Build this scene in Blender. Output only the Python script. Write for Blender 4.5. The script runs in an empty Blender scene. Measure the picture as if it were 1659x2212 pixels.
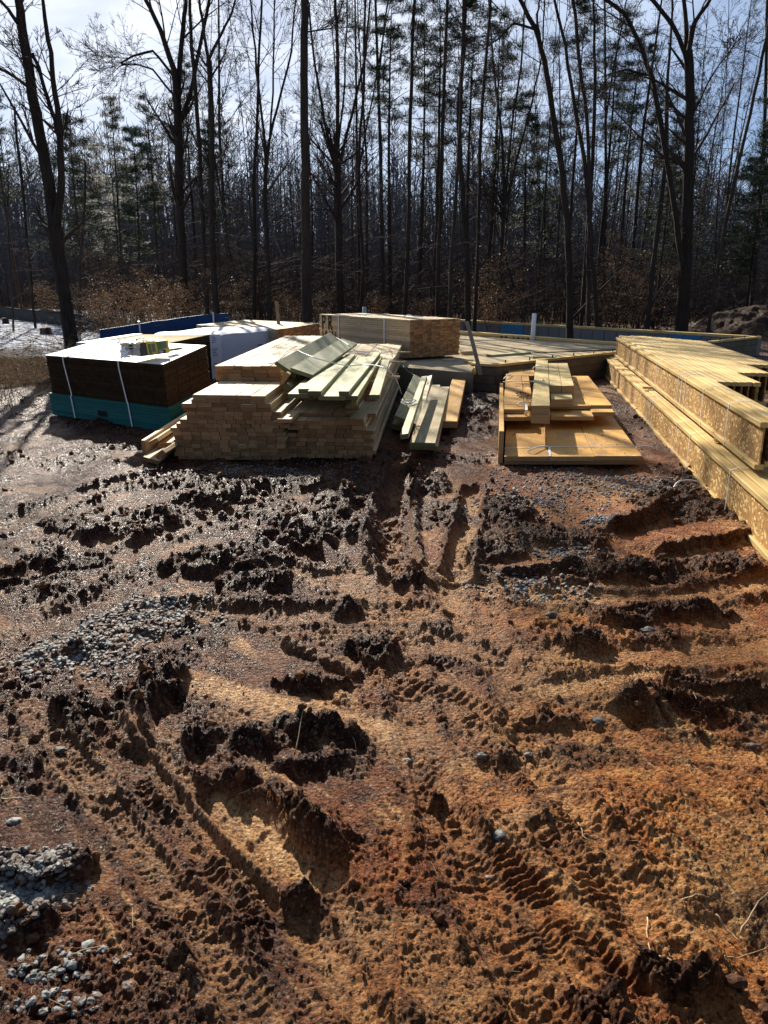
import bpy, math, random
import numpy as np
from mathutils import Vector, Matrix, noise as mnoise
R = math.radians
# ---------------------------------------------------------------- camera, sky, sun, exposure
scene = bpy.context.scene
CAM_H = 1.65; FPX = 1640.0; PITCH = math.atan(494 / FPX)
cp, sp = math.cos(PITCH), math.sin(PITCH)
cam = bpy.data.cameras.new('camera'); cam.sensor_fit = 'VERTICAL'; cam.sensor_height = 36.0
cam.lens = FPX / 2212 * 36.0; cam.clip_start = 0.05; cam.clip_end = 3000
cobj = bpy.data.objects.new('camera', cam); scene.collection.objects.link(cobj)
cobj.location = (0, 0, CAM_H); cobj.rotation_euler = (R(90) - PITCH, 0, 0)
scene.camera = cobj
SUN_AZ, SUN_EL = R(-17), R(32)          # azimuth measured from +Y towards +X
sun = bpy.data.lights.new('sun', 'SUN'); sun.energy = 5.0; sun.angle = R(0.5); sun.color = (1.0, 0.92, 0.79)
sobj = bpy.data.objects.new('sun', sun); scene.collection.objects.link(sobj)
sd = Vector((math.sin(SUN_AZ) * math.cos(SUN_EL), math.cos(SUN_AZ) * math.cos(SUN_EL), math.sin(SUN_EL)))
sobj.rotation_euler = sd.to_track_quat('Z', 'Y').to_euler()
scene.view_settings.view_transform = 'Standard'; scene.view_settings.look = 'None'
scene.view_settings.gamma = 1.0; scene.view_settings.exposure = 1.0
w = bpy.data.worlds.new('World'); scene.world = w; w.use_nodes = True
nt = w.node_tree; nt.nodes.clear(); L = nt.links
def N(t, **k):
    n = nt.nodes.new(t)
    for a, b in k.items(): setattr(n, a, b)
    return n
out = N('ShaderNodeOutputWorld'); bg = N('ShaderNodeBackground'); bg.inputs[1].default_value = 0.05
sky = N('ShaderNodeTexSky', sky_type='NISHITA', sun_disc=False, sun_elevation=SUN_EL, sun_rotation=SUN_AZ,
        air_density=0.6, dust_density=0.35, ozone_density=2.0)
tc = N('ShaderNodeTexCoord'); mp = N('ShaderNodeMapping'); mp.inputs['Scale'].default_value = (1.0, 1.0, 3.2)
L.new(tc.outputs['Generated'], mp.inputs[0])
nz = N('ShaderNodeTexNoise'); nz.inputs['Scale'].default_value = 2.6; nz.inputs['Detail'].default_value = 8; nz.inputs['Roughness'].default_value = 0.55
nz.inputs['Distortion'].default_value = 0.5
L.new(mp.outputs[0], nz.inputs['Vector'])
cr = N('ShaderNodeValToRGB'); cr.color_ramp.elements[0].position = 0.40; cr.color_ramp.elements[1].position = 0.62
cr.color_ramp.elements[0].color = (0.25, 0.25, 0.25, 1); cr.color_ramp.elements[1].color = (1, 1, 1, 1)
L.new(nz.outputs['Fac'], cr.inputs[0])
# thin cloud is brighter towards the sun
dotn = N('ShaderNodeVectorMath', operation='DOT_PRODUCT'); dotn.inputs[1].default_value = sd
L.new(tc.outputs['Generated'], dotn.inputs[0])
mr = N('ShaderNodeMapRange'); mr.inputs[1].default_value = 0.62; mr.inputs[2].default_value = 1.0; mr.inputs[3].default_value = 0.0; mr.inputs[4].default_value = 1.0
L.new(dotn.outputs['Value'], mr.inputs[0])
pw = N('ShaderNodeMath', operation='POWER'); pw.inputs[1].default_value = 2.6; L.new(mr.outputs[0], pw.inputs[0])
cc = N('ShaderNodeMixRGB'); cc.inputs[1].default_value = (4.4, 5.9, 8.6, 1); cc.inputs[2].default_value = (14, 14.3, 14.8, 1)
L.new(pw.outputs[0], cc.inputs[0])
fr = N('ShaderNodeMapRange'); fr.inputs[1].default_value = -0.1; fr.inputs[2].default_value = 0.6; L.new(dotn.outputs['Value'], fr.inputs[0])
cm = N('ShaderNodeMath', operation='MULTIPLY'); L.new(cr.outputs[0], cm.inputs[0]); L.new(fr.outputs[0], cm.inputs[1])
mx = N('ShaderNodeMixRGB'); L.new(cm.outputs[0], mx.inputs[0]); L.new(sky.outputs[0], mx.inputs[1]); L.new(cc.outputs[0], mx.inputs[2])
L.new(mx.outputs[0], bg.inputs[0]); L.new(bg.outputs[0], out.inputs[0])

# ---------------------------------------------------------------- measuring helpers: where a sight line meets a level or a distance
def ray(u, v):
    a = (u - 829.5) / FPX; b = (1106 - v) / FPX
    return a, cp + b * sp, b * cp - sp
def PZ(u, v, z=0.0):
    r = ray(u, v); t = (z - CAM_H) / r[2]; return Vector((r[0] * t, r[1] * t, z))
def PY(u, v, y):
    r = ray(u, v); t = y / r[1]; return Vector((r[0] * t, y, CAM_H + r[2] * t))

# ---------------------------------------------------------------- mesh helpers
COL = scene.collection
def tag(o, label=None, cat=None, group=None, kind=None):
    if label: o['label'] = label
    if cat: o['category'] = cat
    if group: o['group'] = group
    if kind: o['kind'] = kind
    return o
def thing(name, loc, label, cat, group=None, rot=None):
    o = bpy.data.objects.new(name, None); COL.objects.link(o); o.location = loc; o.empty_display_size = 0.1
    if rot: o.rotation_euler = rot
    return tag(o, label, cat, group)
def copy_tree(o, parent=None):
    c = o.copy(); COL.objects.link(c); c.parent = parent
    for ch in o.children: copy_tree(ch, c)
    return c
class MB:
    def __init__(s): s.v = []; s.f = []; s.m = []; s.r = []
    def add(s, vs, fs, mi=0, rnd=0.0):
        n = len(s.v); s.v.extend([tuple(p) for p in vs])
        for k, f in enumerate(fs):
            s.f.append([i + n for i in f]); s.m.append(mi[k] if isinstance(mi, (list, tuple)) else mi); s.r.append(rnd)
        return s
    def prism(s, q, h, mi=0, rnd=0.0, top=None):          # q: 4 ccw base points, h: height or vector
        hv = Vector((0, 0, h)) if not isinstance(h, Vector) else h
        b = [Vector(p) for p in q]; t = [Vector(p) for p in top] if top else [p + hv for p in b]
        n = len(b)
        fs = [list(range(n))[::-1], list(range(n, 2 * n))] + [[i, (i + 1) % n, n + (i + 1) % n, n + i] for i in range(n)]
        return s.add(b + t, fs, mi, rnd)
    def box(s, o, X, Y, Z, mi=0, rnd=0.0):                 # corner plus three edge vectors
        o = Vector(o); X = Vector(X); Y = Vector(Y); Z = Vector(Z)
        if X.cross(Y).dot(Z) < 0: X, Y = Y, X
        return s.prism([o, o + X, o + X + Y, o + Y], Z, mi, rnd)
    def tube(s, pts, rad, n=6, mi=0, rnd=0.0, cap=True):
        pts = [Vector(p) for p in pts]
        if not isinstance(rad, (list, tuple)): rad = [rad] * len(pts)
        base = len(s.v); up = Vector((0.31, 0.12, 1)).normalized()
        for i, p in enumerate(pts):
            d = (pts[min(i + 1, len(pts) - 1)] - pts[max(i - 1, 0)])
            if d.length < 1e-9: d = Vector((0, 0, 1))
            d.normalize(); a = d.cross(Vector((1, 0, 0)) if abs(d.z) > 0.85 else up).normalized(); b = d.cross(a)
            for k in range(n):
                th = 2 * math.pi * k / n; q = p + (a * math.cos(th) + b * math.sin(th)) * rad[i]; s.v.append((q.x, q.y, q.z))
        for i in range(len(pts) - 1):
            for k in range(n):
                k2 = (k + 1) % n
                s.f.append([base + i * n + k, base + i * n + k2, base + (i + 1) * n + k2, base + (i + 1) * n + k]); s.m.append(mi); s.r.append(rnd)
        if cap:
            s.f.append([base + k for k in range(n)][::-1]); s.m.append(mi); s.r.append(rnd)
            s.f.append([base + (len(pts) - 1) * n + k for k in range(n)]); s.m.append(mi); s.r.append(rnd)
        return s
    def ribbon(s, pts, wdir, width, nrm, th=0.0015, mi=0):
        wd = Vector(wdir).normalized() * width / 2
        for a, b in zip(pts[:-1], pts[1:]):
            a = Vector(a); b = Vector(b); nn = Vector(nrm(a, b)) if callable(nrm) else Vector(nrm); nn = nn.normalized() * th
            s.prism([a - wd, a + wd, b + wd, b - wd], nn, mi)
        return s
    def build(s, name, mat, parent=None, smooth=False):
        me = bpy.data.meshes.new(name)
        off = parent.location if parent is not None else Vector((0, 0, 0))
        vs = [(p[0] - off[0], p[1] - off[1], p[2] - off[2]) for p in s.v] if off.length else s.v
        me.from_pydata(vs, [], s.f)
        for m in (mat if isinstance(mat, (list, tuple)) else [mat]): me.materials.append(m)
        me.polygons.foreach_set('material_index', s.m)
        if any(s.r):
            at = me.attributes.new('rnd', 'FLOAT', 'FACE'); at.data.foreach_set('value', s.r)
        if smooth: me.polygons.foreach_set('use_smooth', [True] * len(s.f))
        me.update()
        o = bpy.data.objects.new(name, me); COL.objects.link(o)
        if parent is not None: o.parent = parent
        return o
def np_mesh(name, V, F, mat, smooth=True, attrs=None, parent=None):
    me = bpy.data.meshes.new(name); k = F.shape[1]
    me.vertices.add(len(V)); me.vertices.foreach_set('co', V.astype(np.float32).ravel())
    me.loops.add(F.size); me.loops.foreach_set('vertex_index', F.astype(np.int32).ravel())
    me.polygons.add(len(F)); me.polygons.foreach_set('loop_start', np.arange(0, F.size, k, dtype=np.int32))
    try: me.polygons.foreach_set('loop_total', np.full(len(F), k, dtype=np.int32))
    except Exception: pass
    me.materials.append(mat)
    me.polygons.foreach_set('use_smooth', np.full(len(F), smooth))
    for n_, a in (attrs or {}).items():
        at = me.attributes.new(n_, 'FLOAT', 'POINT'); at.data.foreach_set('value', a.astype(np.float32).ravel())
    me.update(calc_edges=True); me.validate()
    o = bpy.data.objects.new(name, me); COL.objects.link(o)
    if parent is not None: o.parent = parent
    return o

# ---------------------------------------------------------------- materials
class MT:
    def __init__(s, name):
        s.m = bpy.data.materials.new(name); s.m.use_nodes = True; s.t = s.m.node_tree; s.t.nodes.clear()
        s.o = s.n('ShaderNodeOutputMaterial'); s.p = s.n('ShaderNodeBsdfPrincipled'); s.l(s.p.outputs[0], s.o.inputs[0])
        s.c = s.n('ShaderNodeTexCoord')
    def n(s, t, **k):
        n = s.t.nodes.new(t)
        for a, b in k.items(): setattr(n, a, b)
        return n
    def l(s, a, b): s.t.links.new(a, b)
    def put(s, sock, v):
        if hasattr(v, 'is_output') or hasattr(v, 'links'): s.l(v, sock)
        else: sock.default_value = v
    def map(s, sc, src='Object', loc=(0, 0, 0), rot=(0, 0, 0)):
        m = s.n('ShaderNodeMapping'); m.inputs['Scale'].default_value = sc; m.inputs['Location'].default_value = loc; m.inputs['Rotation'].default_value = rot
        s.l(s.c.outputs[src] if isinstance(src, str) else src, m.inputs[0]); return m.outputs[0]
    def noise(s, vec, scale, det=4, rough=.55, dist=0.0, out='Fac'):
        n = s.n('ShaderNodeTexNoise'); s.l(vec, n.inputs['Vector']); n.inputs['Scale'].default_value = scale; n.inputs['Detail'].default_value = det
        n.inputs['Roughness'].default_value = rough; n.inputs['Distortion'].default_value = dist; return n.outputs[out]
    def vor(s, vec, scale, out='Distance', feat='F1', rnd=1.0):
        n = s.n('ShaderNodeTexVoronoi'); n.feature = feat; s.l(vec, n.inputs['Vector']); n.inputs['Scale'].default_value = scale; n.inputs['Randomness'].default_value = rnd; return n.outputs[out]
    def ramp(s, fac, *st, interp='LINEAR'):
        r = s.n('ShaderNodeValToRGB'); e = r.color_ramp.elements; r.color_ramp.interpolation = interp
        while len(e) < len(st): e.new(0.5)
        for i, (p, c) in enumerate(st):
            e[i].position = p; e[i].color = tuple(c) + (1,) if len(c) == 3 else c
        s.put(r.inputs[0], fac); return r.outputs[0]
    def mix(s, f, a, b, mode='MIX'):
        m = s.n('ShaderNodeMixRGB', blend_type=mode)
        for i, v in enumerate((f, a, b)):
            if isinstance(v, tuple) and len(v) == 3: v = v + (1,)
            s.put(m.inputs[i], v)
        return m.outputs[0]
    def math(s, op, a, b=0.0, c=None):
        m = s.n('ShaderNodeMath', operation=op); s.put(m.inputs[0], a); s.put(m.inputs[1], b)
        if c is not None: s.put(m.inputs[2], c)
        return m.outputs[0]
    def attr(s, name):
        a = s.n('ShaderNodeAttribute'); a.attribute_name = name; return a.outputs['Fac']
    def rnd(s):
        o = s.n('ShaderNodeObjectInfo'); return s.math('FRACT', s.math('ADD', o.outputs['Random'], s.attr('rnd')))
    def bump(s, h, st=.5, d=.01):
        b = s.n('ShaderNodeBump'); b.inputs['Strength'].default_value = st; b.inputs['Distance'].default_value = d; s.put(b.inputs['Height'], h)
        s.l(b.outputs[0], s.p.inputs['Normal']); return b
    def fin(s, col, rough=.7, spec=.3):
        if isinstance(col, tuple) and len(col) == 3: col = col + (1,)
        s.put(s.p.inputs['Base Color'], col); s.put(s.p.inputs['Roughness'], rough); s.p.inputs['Specular IOR Level'].default_value = spec
        return s.m
def vr(t, lo, hi): return t.math('MULTIPLY_ADD', t.rnd(), hi - lo, lo)
def gray(t, f):
    c = t.n('ShaderNodeCombineColor')
    for i in range(3): t.put(c.inputs[i], f)
    return c.outputs[0]
def wood(name, light, dark, knot=(.12, .05, .02), across=34, along=1.6, tint=None, rough=.62, stain=None, figure=.5, axis=1):
    t = MT(name)
    rn = t.rnd()
    off = t.n('ShaderNodeVectorMath', operation='ADD'); t.l(t.c.outputs['Object'], off.inputs[0])
    sc = t.n('ShaderNodeVectorMath', operation='SCALE'); sc.inputs[0].default_value = (3.1, 7.7, 5.3); t.l(rn, sc.inputs['Scale']); t.l(sc.outputs[0], off.inputs[1])
    s3 = [across, across, across]; s3[axis] = along
    v = t.map(tuple(s3), off.outputs[0])
    f = t.noise(v, 1.0, 5, .6, .3)
    s4 = [6.0, 6.0, 6.0]; s4[axis] = .55
    v2 = t.map(tuple(s4), off.outputs[0]); fig = t.noise(v2, 1.0, 2, .5, .2)
    band = t.math('SINE', t.math('MULTIPLY', fig, 62.0))
    fac = t.math('ADD', t.math('MULTIPLY', f, 1.0 - figure * .45), t.math('MULTIPLY', band, figure * .16))
    col = t.ramp(fac, (.25, dark), (.68, light))
    s5 = [9.0, 9.0, 9.0]; s5[axis] = 1.9
    kn = t.vor(t.map(tuple(s5), off.outputs[0]), 1.0); km = t.ramp(kn, (.045, (1, 1, 1)), (.10, (0, 0, 0)))
    col = t.mix(t.math('MULTIPLY', km, .8), col, knot)
    big = t.noise(t.map((1.5, 1.5, 1.5), off.outputs[0]), 1.0, 3)
    col = t.mix(t.ramp(big, (.35, (0, 0, 0)), (.75, (.6, .6, .6))), col, tuple(c * .72 for c in dark))
    spk = t.ramp(t.noise(t.c.outputs['Object'], 38, 5, .75), (.66, (0, 0, 0)), (.72, (.55, .55, .55))); col = t.mix(spk, col, (.20, .10, .05))
    if stain:
        sm = t.ramp(t.noise(t.map((6, 2.2, 6), off.outputs[0]), 1.0, 5, .65), (.5, (0, 0, 0)), (.62, (1, 1, 1)))
        col = t.mix(t.math('MULTIPLY', sm, .75), col, stain)
    col = t.mix(1.0, col, gray(t, vr(t, .78, 1.12)), 'MULTIPLY')
    t.bump(f, .35, .002)
    return t.fin(col, rough, .25)
def endgrain(name, c1, c2):
    t = MT(name); rn = t.rnd()
    off = t.n('ShaderNodeVectorMath', operation='ADD'); t.l(t.c.outputs['Object'], off.inputs[0])
    sc = t.n('ShaderNodeVectorMath', operation='SCALE'); sc.inputs[0].default_value = (.13, .0, .31); t.l(rn, sc.inputs['Scale']); t.l(sc.outputs[0], off.inputs[1])
    wv = t.n('ShaderNodeTexWave'); wv.wave_type = 'RINGS'; wv.rings_direction = 'Y'; t.l(off.outputs[0], wv.inputs['Vector']); wv.inputs['Scale'].default_value = 38; wv.inputs['Distortion'].default_value = 1.5
    n = t.noise(off.outputs[0], 45, 4, .6)
    col = t.ramp(t.math('ADD', t.math('MULTIPLY', wv.outputs['Fac'], .3), t.math('MULTIPLY', n, .7)), (.2, c2), (.75, c1))
    col = t.mix(1.0, col, gray(t, vr(t, .62, 1.25)), 'MULTIPLY')
    t.bump(n, .4, .002)
    return t.fin(col, .85, .15)
M = {}
M['pine'] = wood('pale_pine', (.76, .61, .37), (.56, .40, .21))
M['pine_end'] = endgrain('pine_end', (.44, .24, .11), (.27, .13, .055))  # end-grain brown, darkened further to put shade into the end faces
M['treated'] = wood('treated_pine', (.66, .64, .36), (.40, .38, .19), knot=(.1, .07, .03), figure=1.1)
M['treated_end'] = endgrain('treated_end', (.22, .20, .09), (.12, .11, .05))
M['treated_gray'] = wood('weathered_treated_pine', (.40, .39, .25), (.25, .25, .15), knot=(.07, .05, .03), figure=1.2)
M['muddy'] = wood('muddy_treated_pine', (.60, .54, .31), (.38, .31, .16), stain=(.42, .24, .11), figure=1.2)
M['spf'] = wood('spruce_side', (.74, .57, .34), (.56, .40, .21), along=1.2, axis=1)
M['flange'] = wood('joist_flange', (.82, .60, .24), (.60, .40, .14), along=1.0)
M['gray_wood'] = wood('grey_stake_wood', (.30, .25, .18), (.19, .155, .11))
def flakes(name, base, hi, lo, sx=60, sy=60, sz=9, amt=.62, rough=.7, dark=None, nmix=.45, joints=False):
    t = MT(name); v = t.map((sx, sy, sz))
    d = t.n('ShaderNodeVectorMath', operation='ADD'); nz_ = t.noise(t.map((7, 7, 7)), 1.0, 2, .5, 0, 'Color')
    s_ = t.n('ShaderNodeVectorMath', operation='SCALE'); s_.inputs['Scale'].default_value = 3.0; t.l(nz_, s_.inputs[0]); t.l(v, d.inputs[0]); t.l(s_.outputs[0], d.inputs[1])
    c = t.vor(d.outputs[0], 1.0, 'Color'); se = t.n('ShaderNodeSeparateColor'); t.l(c, se.inputs[0])
    col = t.ramp(se.outputs[0], (0, lo), (.35, base), (amt, base), (min(amt + .22, .99), hi), (1, hi))
    n = t.noise(t.map((90, 30, 60)), 1.0, 3); col = t.mix(nmix, col, t.ramp(n, (.3, lo), (.7, hi)))
    if dark:
        dm = t.ramp(t.noise(t.map((.9, .9, .25)), 1.0, 3), (.58, (0, 0, 0)), (.7, (1, 1, 1))); col = t.mix(t.math('MULTIPLY', dm, .6), col, dark)
    if joints:
        sy_ = t.n('ShaderNodeSeparateXYZ'); t.l(t.c.outputs['Object'], sy_.inputs[0]); fr = t.math('FRACT', t.math('ADD', t.math('MULTIPLY', sy_.outputs[1], .82), t.rnd()))
        col = t.mix(t.math('LESS_THAN', fr, .006), col, (.05, .03, .02)); tone = t.noise(t.map((0, .82, 0)), 1.0, 0); col = t.mix(1.0, col, gray(t, t.math('MULTIPLY_ADD', tone, .5, .78)), 'MULTIPLY')
    col = t.mix(1.0, col, gray(t, vr(t, .85, 1.1)), 'MULTIPLY')
    t.bump(se.outputs[1], .25, .002)
    return t.fin(col, rough, .25)
M['osb'] = flakes('osb_web', (.37, .19, .055), (.86, .63, .27), (.22, .105, .03), sx=70, sy=34, sz=52, amt=.72, nmix=.15, dark=(.17, .13, .09), joints=True)
M['lsl'] = flakes('strand_lumber', (.62, .44, .16), (.74, .56, .24), (.40, .27, .09), sx=34, sy=16, sz=34, amt=.5)
M['lvl'] = wood('veneer_lumber', (.80, .45, .11), (.60, .31, .06), knot=(.2, .1, .04), across=22, along=1.1, figure=.3, axis=0, stain=(.40, .22, .09))
M['lvl_edge'] = None
t = MT('veneer_lumber_edge'); zz = t.noise(t.map((2, 2, 260)), 1.0, 2); col = t.ramp(zz, (.35, (.30, .19, .09)), (.65, (.48, .33, .17))); M['lvl_edge'] = t.fin(t.mix(1.0, col, gray(t, vr(t, .8, 1.1)), 'MULTIPLY'), .8, .15)
def plain(name, col, rough=.6, spec=.3, var=.12, sc=8, bumpd=0, metal=0):
    t = MT(name); n = t.noise(t.map((1, 1, 1)), sc, 5, .6)
    c = t.mix(n, tuple(x * (1 - var * 1.6) for x in col), tuple(min(1, x * (1 + var)) for x in col))
    if bumpd: t.bump(n, .6, bumpd)
    t.p.inputs['Metallic'].default_value = metal
    return t.fin(c, rough, spec)
M['strap'] = plain('white_strap', (.82, .83, .82), .35, .5, .05)
M['cord_green'] = plain('green_strap', (.16, .30, .18), .45, .4)
M['white_sheet'] = plain('white_board_face', (.70, .72, .74), .5, .3, .05, 5, .002)
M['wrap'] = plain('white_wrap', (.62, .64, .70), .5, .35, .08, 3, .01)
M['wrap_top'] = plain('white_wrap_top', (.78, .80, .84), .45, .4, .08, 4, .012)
M['green'] = plain('green_board', (.01, .13, .115), .55, .3, .15, 5)
M['blue'] = plain('blue_board', (.008, .055, .17), .55, .3, .2, 4)
M['bluefilm'] = plain('blue_film', (.02, .22, .42), .3, .5, .25, 12, .01)
M['black'] = plain('black_paint', (.012, .011, .010), .7, .2)
M['print'] = plain('grey_print', (.22, .22, .24), .7, .2)
M['fence'] = plain('black_silt_fabric', (.012, .013, .016), .7, .2)
M['pipe'] = plain('white_pipe', (.80, .80, .76), .35, .5, .04)
M['grey_pipe'] = plain('grey_green_pipe', (.28, .34, .32), .4, .5, .06)
M['yellow'] = plain('yellow_pipe', (.85, .62, .10), .4, .45, .08)
M['yellow_in'] = plain('orange_pipe_inside', (.75, .30, .03), .5, .3, .08)
M['concrete'] = plain('concrete', (.20, .17, .125), .85, .2, .18, 2.5, .004)
M['wallin'] = plain('grey_wall_panel', (.22, .22, .20), .8, .2, .14, 1.5)
t = MT('brown_fibre_board'); f = t.noise(t.map((14, 14, 14)), 1.0, 4); col = t.ramp(f, (.3, (.045, .024, .011)), (.7, (.085, .046, .02)))
col = t.mix(1.0, col, gray(t, vr(t, .7, 1.15)), 'MULTIPLY'); t.bump(t.noise(t.map((3, 3, 120)), 1.0, 3), .5, .004); M['brown'] = t.fin(col, .9, .12)
t = MT('yellow_sheathing'); f = t.vor(t.map((22, 22, 22)), 1.0, 'Color'); se = t.n('ShaderNodeSeparateColor'); t.l(f, se.inputs[0])
col = t.ramp(se.outputs[0], (0, (.27, .20, .075)), (.6, (.34, .265, .11)), (1, (.42, .34, .17))); st = t.ramp(t.noise(t.map((.8, 3, 1)), 1.0, 4), (.5, (0, 0, 0)), (.65, (1, 1, 1)))
M['yosb'] = t.fin(t.mix(t.math('MULTIPLY', st, .5), col, (.20, .15, .075)), .8, .1)
t = MT('stone_pattern_wall'); b = t.n('ShaderNodeTexBrick'); c2 = t.n('ShaderNodeCombineXYZ'); sx_ = t.n('ShaderNodeSeparateXYZ'); t.l(t.c.outputs['Object'], sx_.inputs[0])
t.l(t.math('MULTIPLY', t.math('ADD', sx_.outputs[0], sx_.outputs[1]), .72), c2.inputs[0]); t.l(sx_.outputs[2], c2.inputs[1]); t.l(c2.outputs[0], b.inputs['Vector'])
b.inputs['Scale'].default_value = 1.0; b.inputs['Brick Width'].default_value = .34; b.inputs['Row Height'].default_value = .13; b.inputs['Mortar Size'].default_value = .007
b.inputs['Color1'].default_value = (.20, .15, .10, 1); b.inputs['Color2'].default_value = (.15, .12, .08, 1); b.inputs['Mortar'].default_value = (.05, .045, .035, 1)
t.bump(b.outputs['Fac'], -.7, .01); M['stonewall'] = t.fin(t.mix(.4, b.outputs['Color'], t.ramp(t.noise(t.map((5, 5, 5)), 1.0, 5), (.3, (.10, .08, .05)), (.7, (.24, .18, .12)))), .9, .15)
t = MT('slab_concrete'); f = t.noise(t.map((.6, .6, .6)), 1.0, 6, .65); col = t.ramp(f, (.3, (.30, .235, .145)), (.7, (.48, .39, .26)))
mud = t.ramp(t.noise(t.map((2.2, 2.2, 2.2)), 1.0, 6, .7), (.55, (0, 0, 0)), (.66, (1, 1, 1))); M['slab'] = t.fin(t.mix(t.math('MULTIPLY', mud, .6), col, (.15, .085, .04)), .92, .05)
t = MT('plastic_film'); t.p.inputs['Transmission Weight'].default_value = .55; t.bump(t.noise(t.map((25, 25, 25)), 1.0, 4), .8, .01); M['film'] = t.fin((.85, .87, .88), .28, .6)
def bark(name, c1, c2):
    t = MT(name); n = t.noise(t.map((14, 14, 2.2)), 1.0, 5, .65); col = t.ramp(n, (.3, c2), (.7, c1)); t.bump(n, .9, .03)
    col = t.mix(1.0, col, gray(t, vr(t, .75, 1.2)), 'MULTIPLY')
    return t.fin(col, .9, .12)
M['bark'] = bark('bark', (.065, .05, .04), (.028, .022, .018))
M['twig'] = bark('twig_bark', (.075, .055, .045), (.04, .03, .025))
M['haze_bark'] = bark('haze_paled_bark', (.19, .18, .19), (.12, .115, .125))  # distance haze put into the colour: paler and greyer than near bark
M['pine_bark'] = bark('pine_bark', (.065, .043, .032), (.03, .02, .015))
t = MT('needles'); M['needle'] = t.fin(t.mix(t.noise(t.map((1, 1, 1)), 1.3, 4), (.022, .045, .022), (.06, .085, .035)), .7, .2)
t = MT('dead_leaf'); M['leaf'] = t.fin(t.mix(t.noise(t.map((1, 1, 1)), 6.0, 4), (.20, .095, .04), (.50, .33, .17)), .7, .2)
t.p.inputs['Subsurface Weight'].default_value = 0.0
t = MT('stone'); n = t.noise(t.map((1, 1, 1)), 30, 5); col = t.ramp(n, (.3, (.08, .08, .075)), (.7, (.24, .24, .22)))
t.bump(n, .4, .004); mdm = t.ramp(t.noise(t.map((1, 1, 1)), 5, 4), (.45, (0, 0, 0)), (.6, (.75, .75, .75))); col = t.mix(mdm, col, (.10, .055, .035)); M['stone'] = t.fin(t.mix(1.0, col, gray(t, vr(t, .5, 1.35)), 'MULTIPLY'), .62, .3)
t = MT('soil_clod'); n = t.noise(t.map((1, 1, 1)), 60, 6, .7); n2 = t.noise(t.map((1, 1, 1)), 1.2, 3); col = t.ramp(n, (.3, (.03, .012, .007)), (.7, (.12, .05, .024)))
t.bump(n, .9, .006); M['clod'] = t.fin(t.mix(t.ramp(n2, (.4, (0, 0, 0)), (.65, (.6, .6, .6))), col, (.22, .09, .03)), .75, .15)
t = MT('straw'); M['straw'] = t.fin(t.mix(t.rnd(), (.30, .20, .10), (.55, .42, .24)), .7, .2)
t = MT('dry_grass'); M['grass'] = t.fin(t.mix(t.noise(t.map((1, 1, 1)), 2.0, 3), (.09, .065, .032), (.30, .22, .12)), .75, .2)
# ground: soil, with masks for smooth wheel marks, loose clods, ochre clay, snow and leaf litter
t = MT('red_clay_soil')
O3 = t.map((1, 1, 1))
fine = t.noise(O3, 48, 7, .75); fine2 = t.noise(O3, 210, 4, .65); mid = t.noise(O3, 9, 7, .72); big = t.noise(O3, 1.3, 5, .6); chip = t.vor(t.map((1, 1.25, 1)), 62); chip2 = t.vor(O3, 130, 'Color')
sc_ = t.n('ShaderNodeSeparateColor'); t.l(chip2, sc_.inputs[0])
left = t.ramp(mid, (.30, (.022, .009, .006)), (.44, (.085, .030, .014)), (.57, (.20, .078, .036)), (.72, (.40, .19, .105)))
ochre = t.ramp(mid, (.28, (.055, .017, .006)), (.39, (.25, .075, .015)), (.51, (.56, .185, .034)), (.66, (.80, .39, .12)))
col = t.mix(t.math('MULTIPLY', t.attr('ochre'), t.ramp(big, (.28, (.5, .5, .5)), (.55, (1, 1, 1)))), left, ochre)
stk = t.noise(t.map((30, 9, 20), rot=(0, 0, R(-35))), 1.0, 6, .8, .6); tanc = t.ramp(stk, (.32, (.13, .055, .02)), (.46, (.46, .235, .085)), (.58, (.68, .40, .17)), (.72, (.80, .51, .26)))
col = t.mix(t.attr('smooth'), col, tanc)
dk = t.ramp(fine, (.3, (.022, .010, .007)), (.7, (.085, .036, .020)))
col = t.mix(t.attr('clod'), col, dk)
col = t.mix(t.ramp(sc_.outputs[0], (.80, (0, 0, 0)), (.9, (.55, .55, .55))), col, t.mix(t.attr('ochre'), (.44, .31, .25), (.62, .36, .14)))
col = t.mix(t.ramp(sc_.outputs[1], (.70, (0, 0, 0)), (.85, (.6, .6, .6))), col, (.05, .023, .013))
pits = t.ramp(fine, (.32, (.9, .9, .9)), (.46, (0, 0, 0))); col = t.mix(pits, col, (.026, .012, .008))
wetm = t.ramp(t.noise(O3, .85, 6, .62), (.44, (0, 0, 0)), (.56, (1, 1, 1))); wetm = t.math('MAXIMUM', wetm, t.math('SUBTRACT', .75, t.math('MULTIPLY', t.attr('ochre'), 1.1))); wetm = t.math('MULTIPLY', wetm, t.math('SUBTRACT', 1.0, t.math('MULTIPLY', t.attr('smooth'), .75)))
col = t.mix(t.math('MULTIPLY', wetm, .85), col, t.mix(1.0, col, (.55, .37, .28), 'MULTIPLY'))
lit = t.ramp(t.noise(O3, 9, 5, .7), (.35, (.035, .025, .017)), (.65, (.13, .09, .055))); col = t.mix(t.attr('litter'), col, lit)
gr = t.ramp(t.noise(O3, 14, 5, .7), (.35, (.030, .020, .013)), (.65, (.12, .080, .050))); col = t.mix(t.attr('turf'), col, gr)
sn = t.math('MULTIPLY', t.attr('snow'), t.ramp(t.noise(t.map((1.0, 2.6, 1.0)), 2.6, 6, .72), (.46, (0, 0, 0)), (.51, (1, 1, 1)))); col = t.mix(sn, col, (.80, .83, .90))
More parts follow.
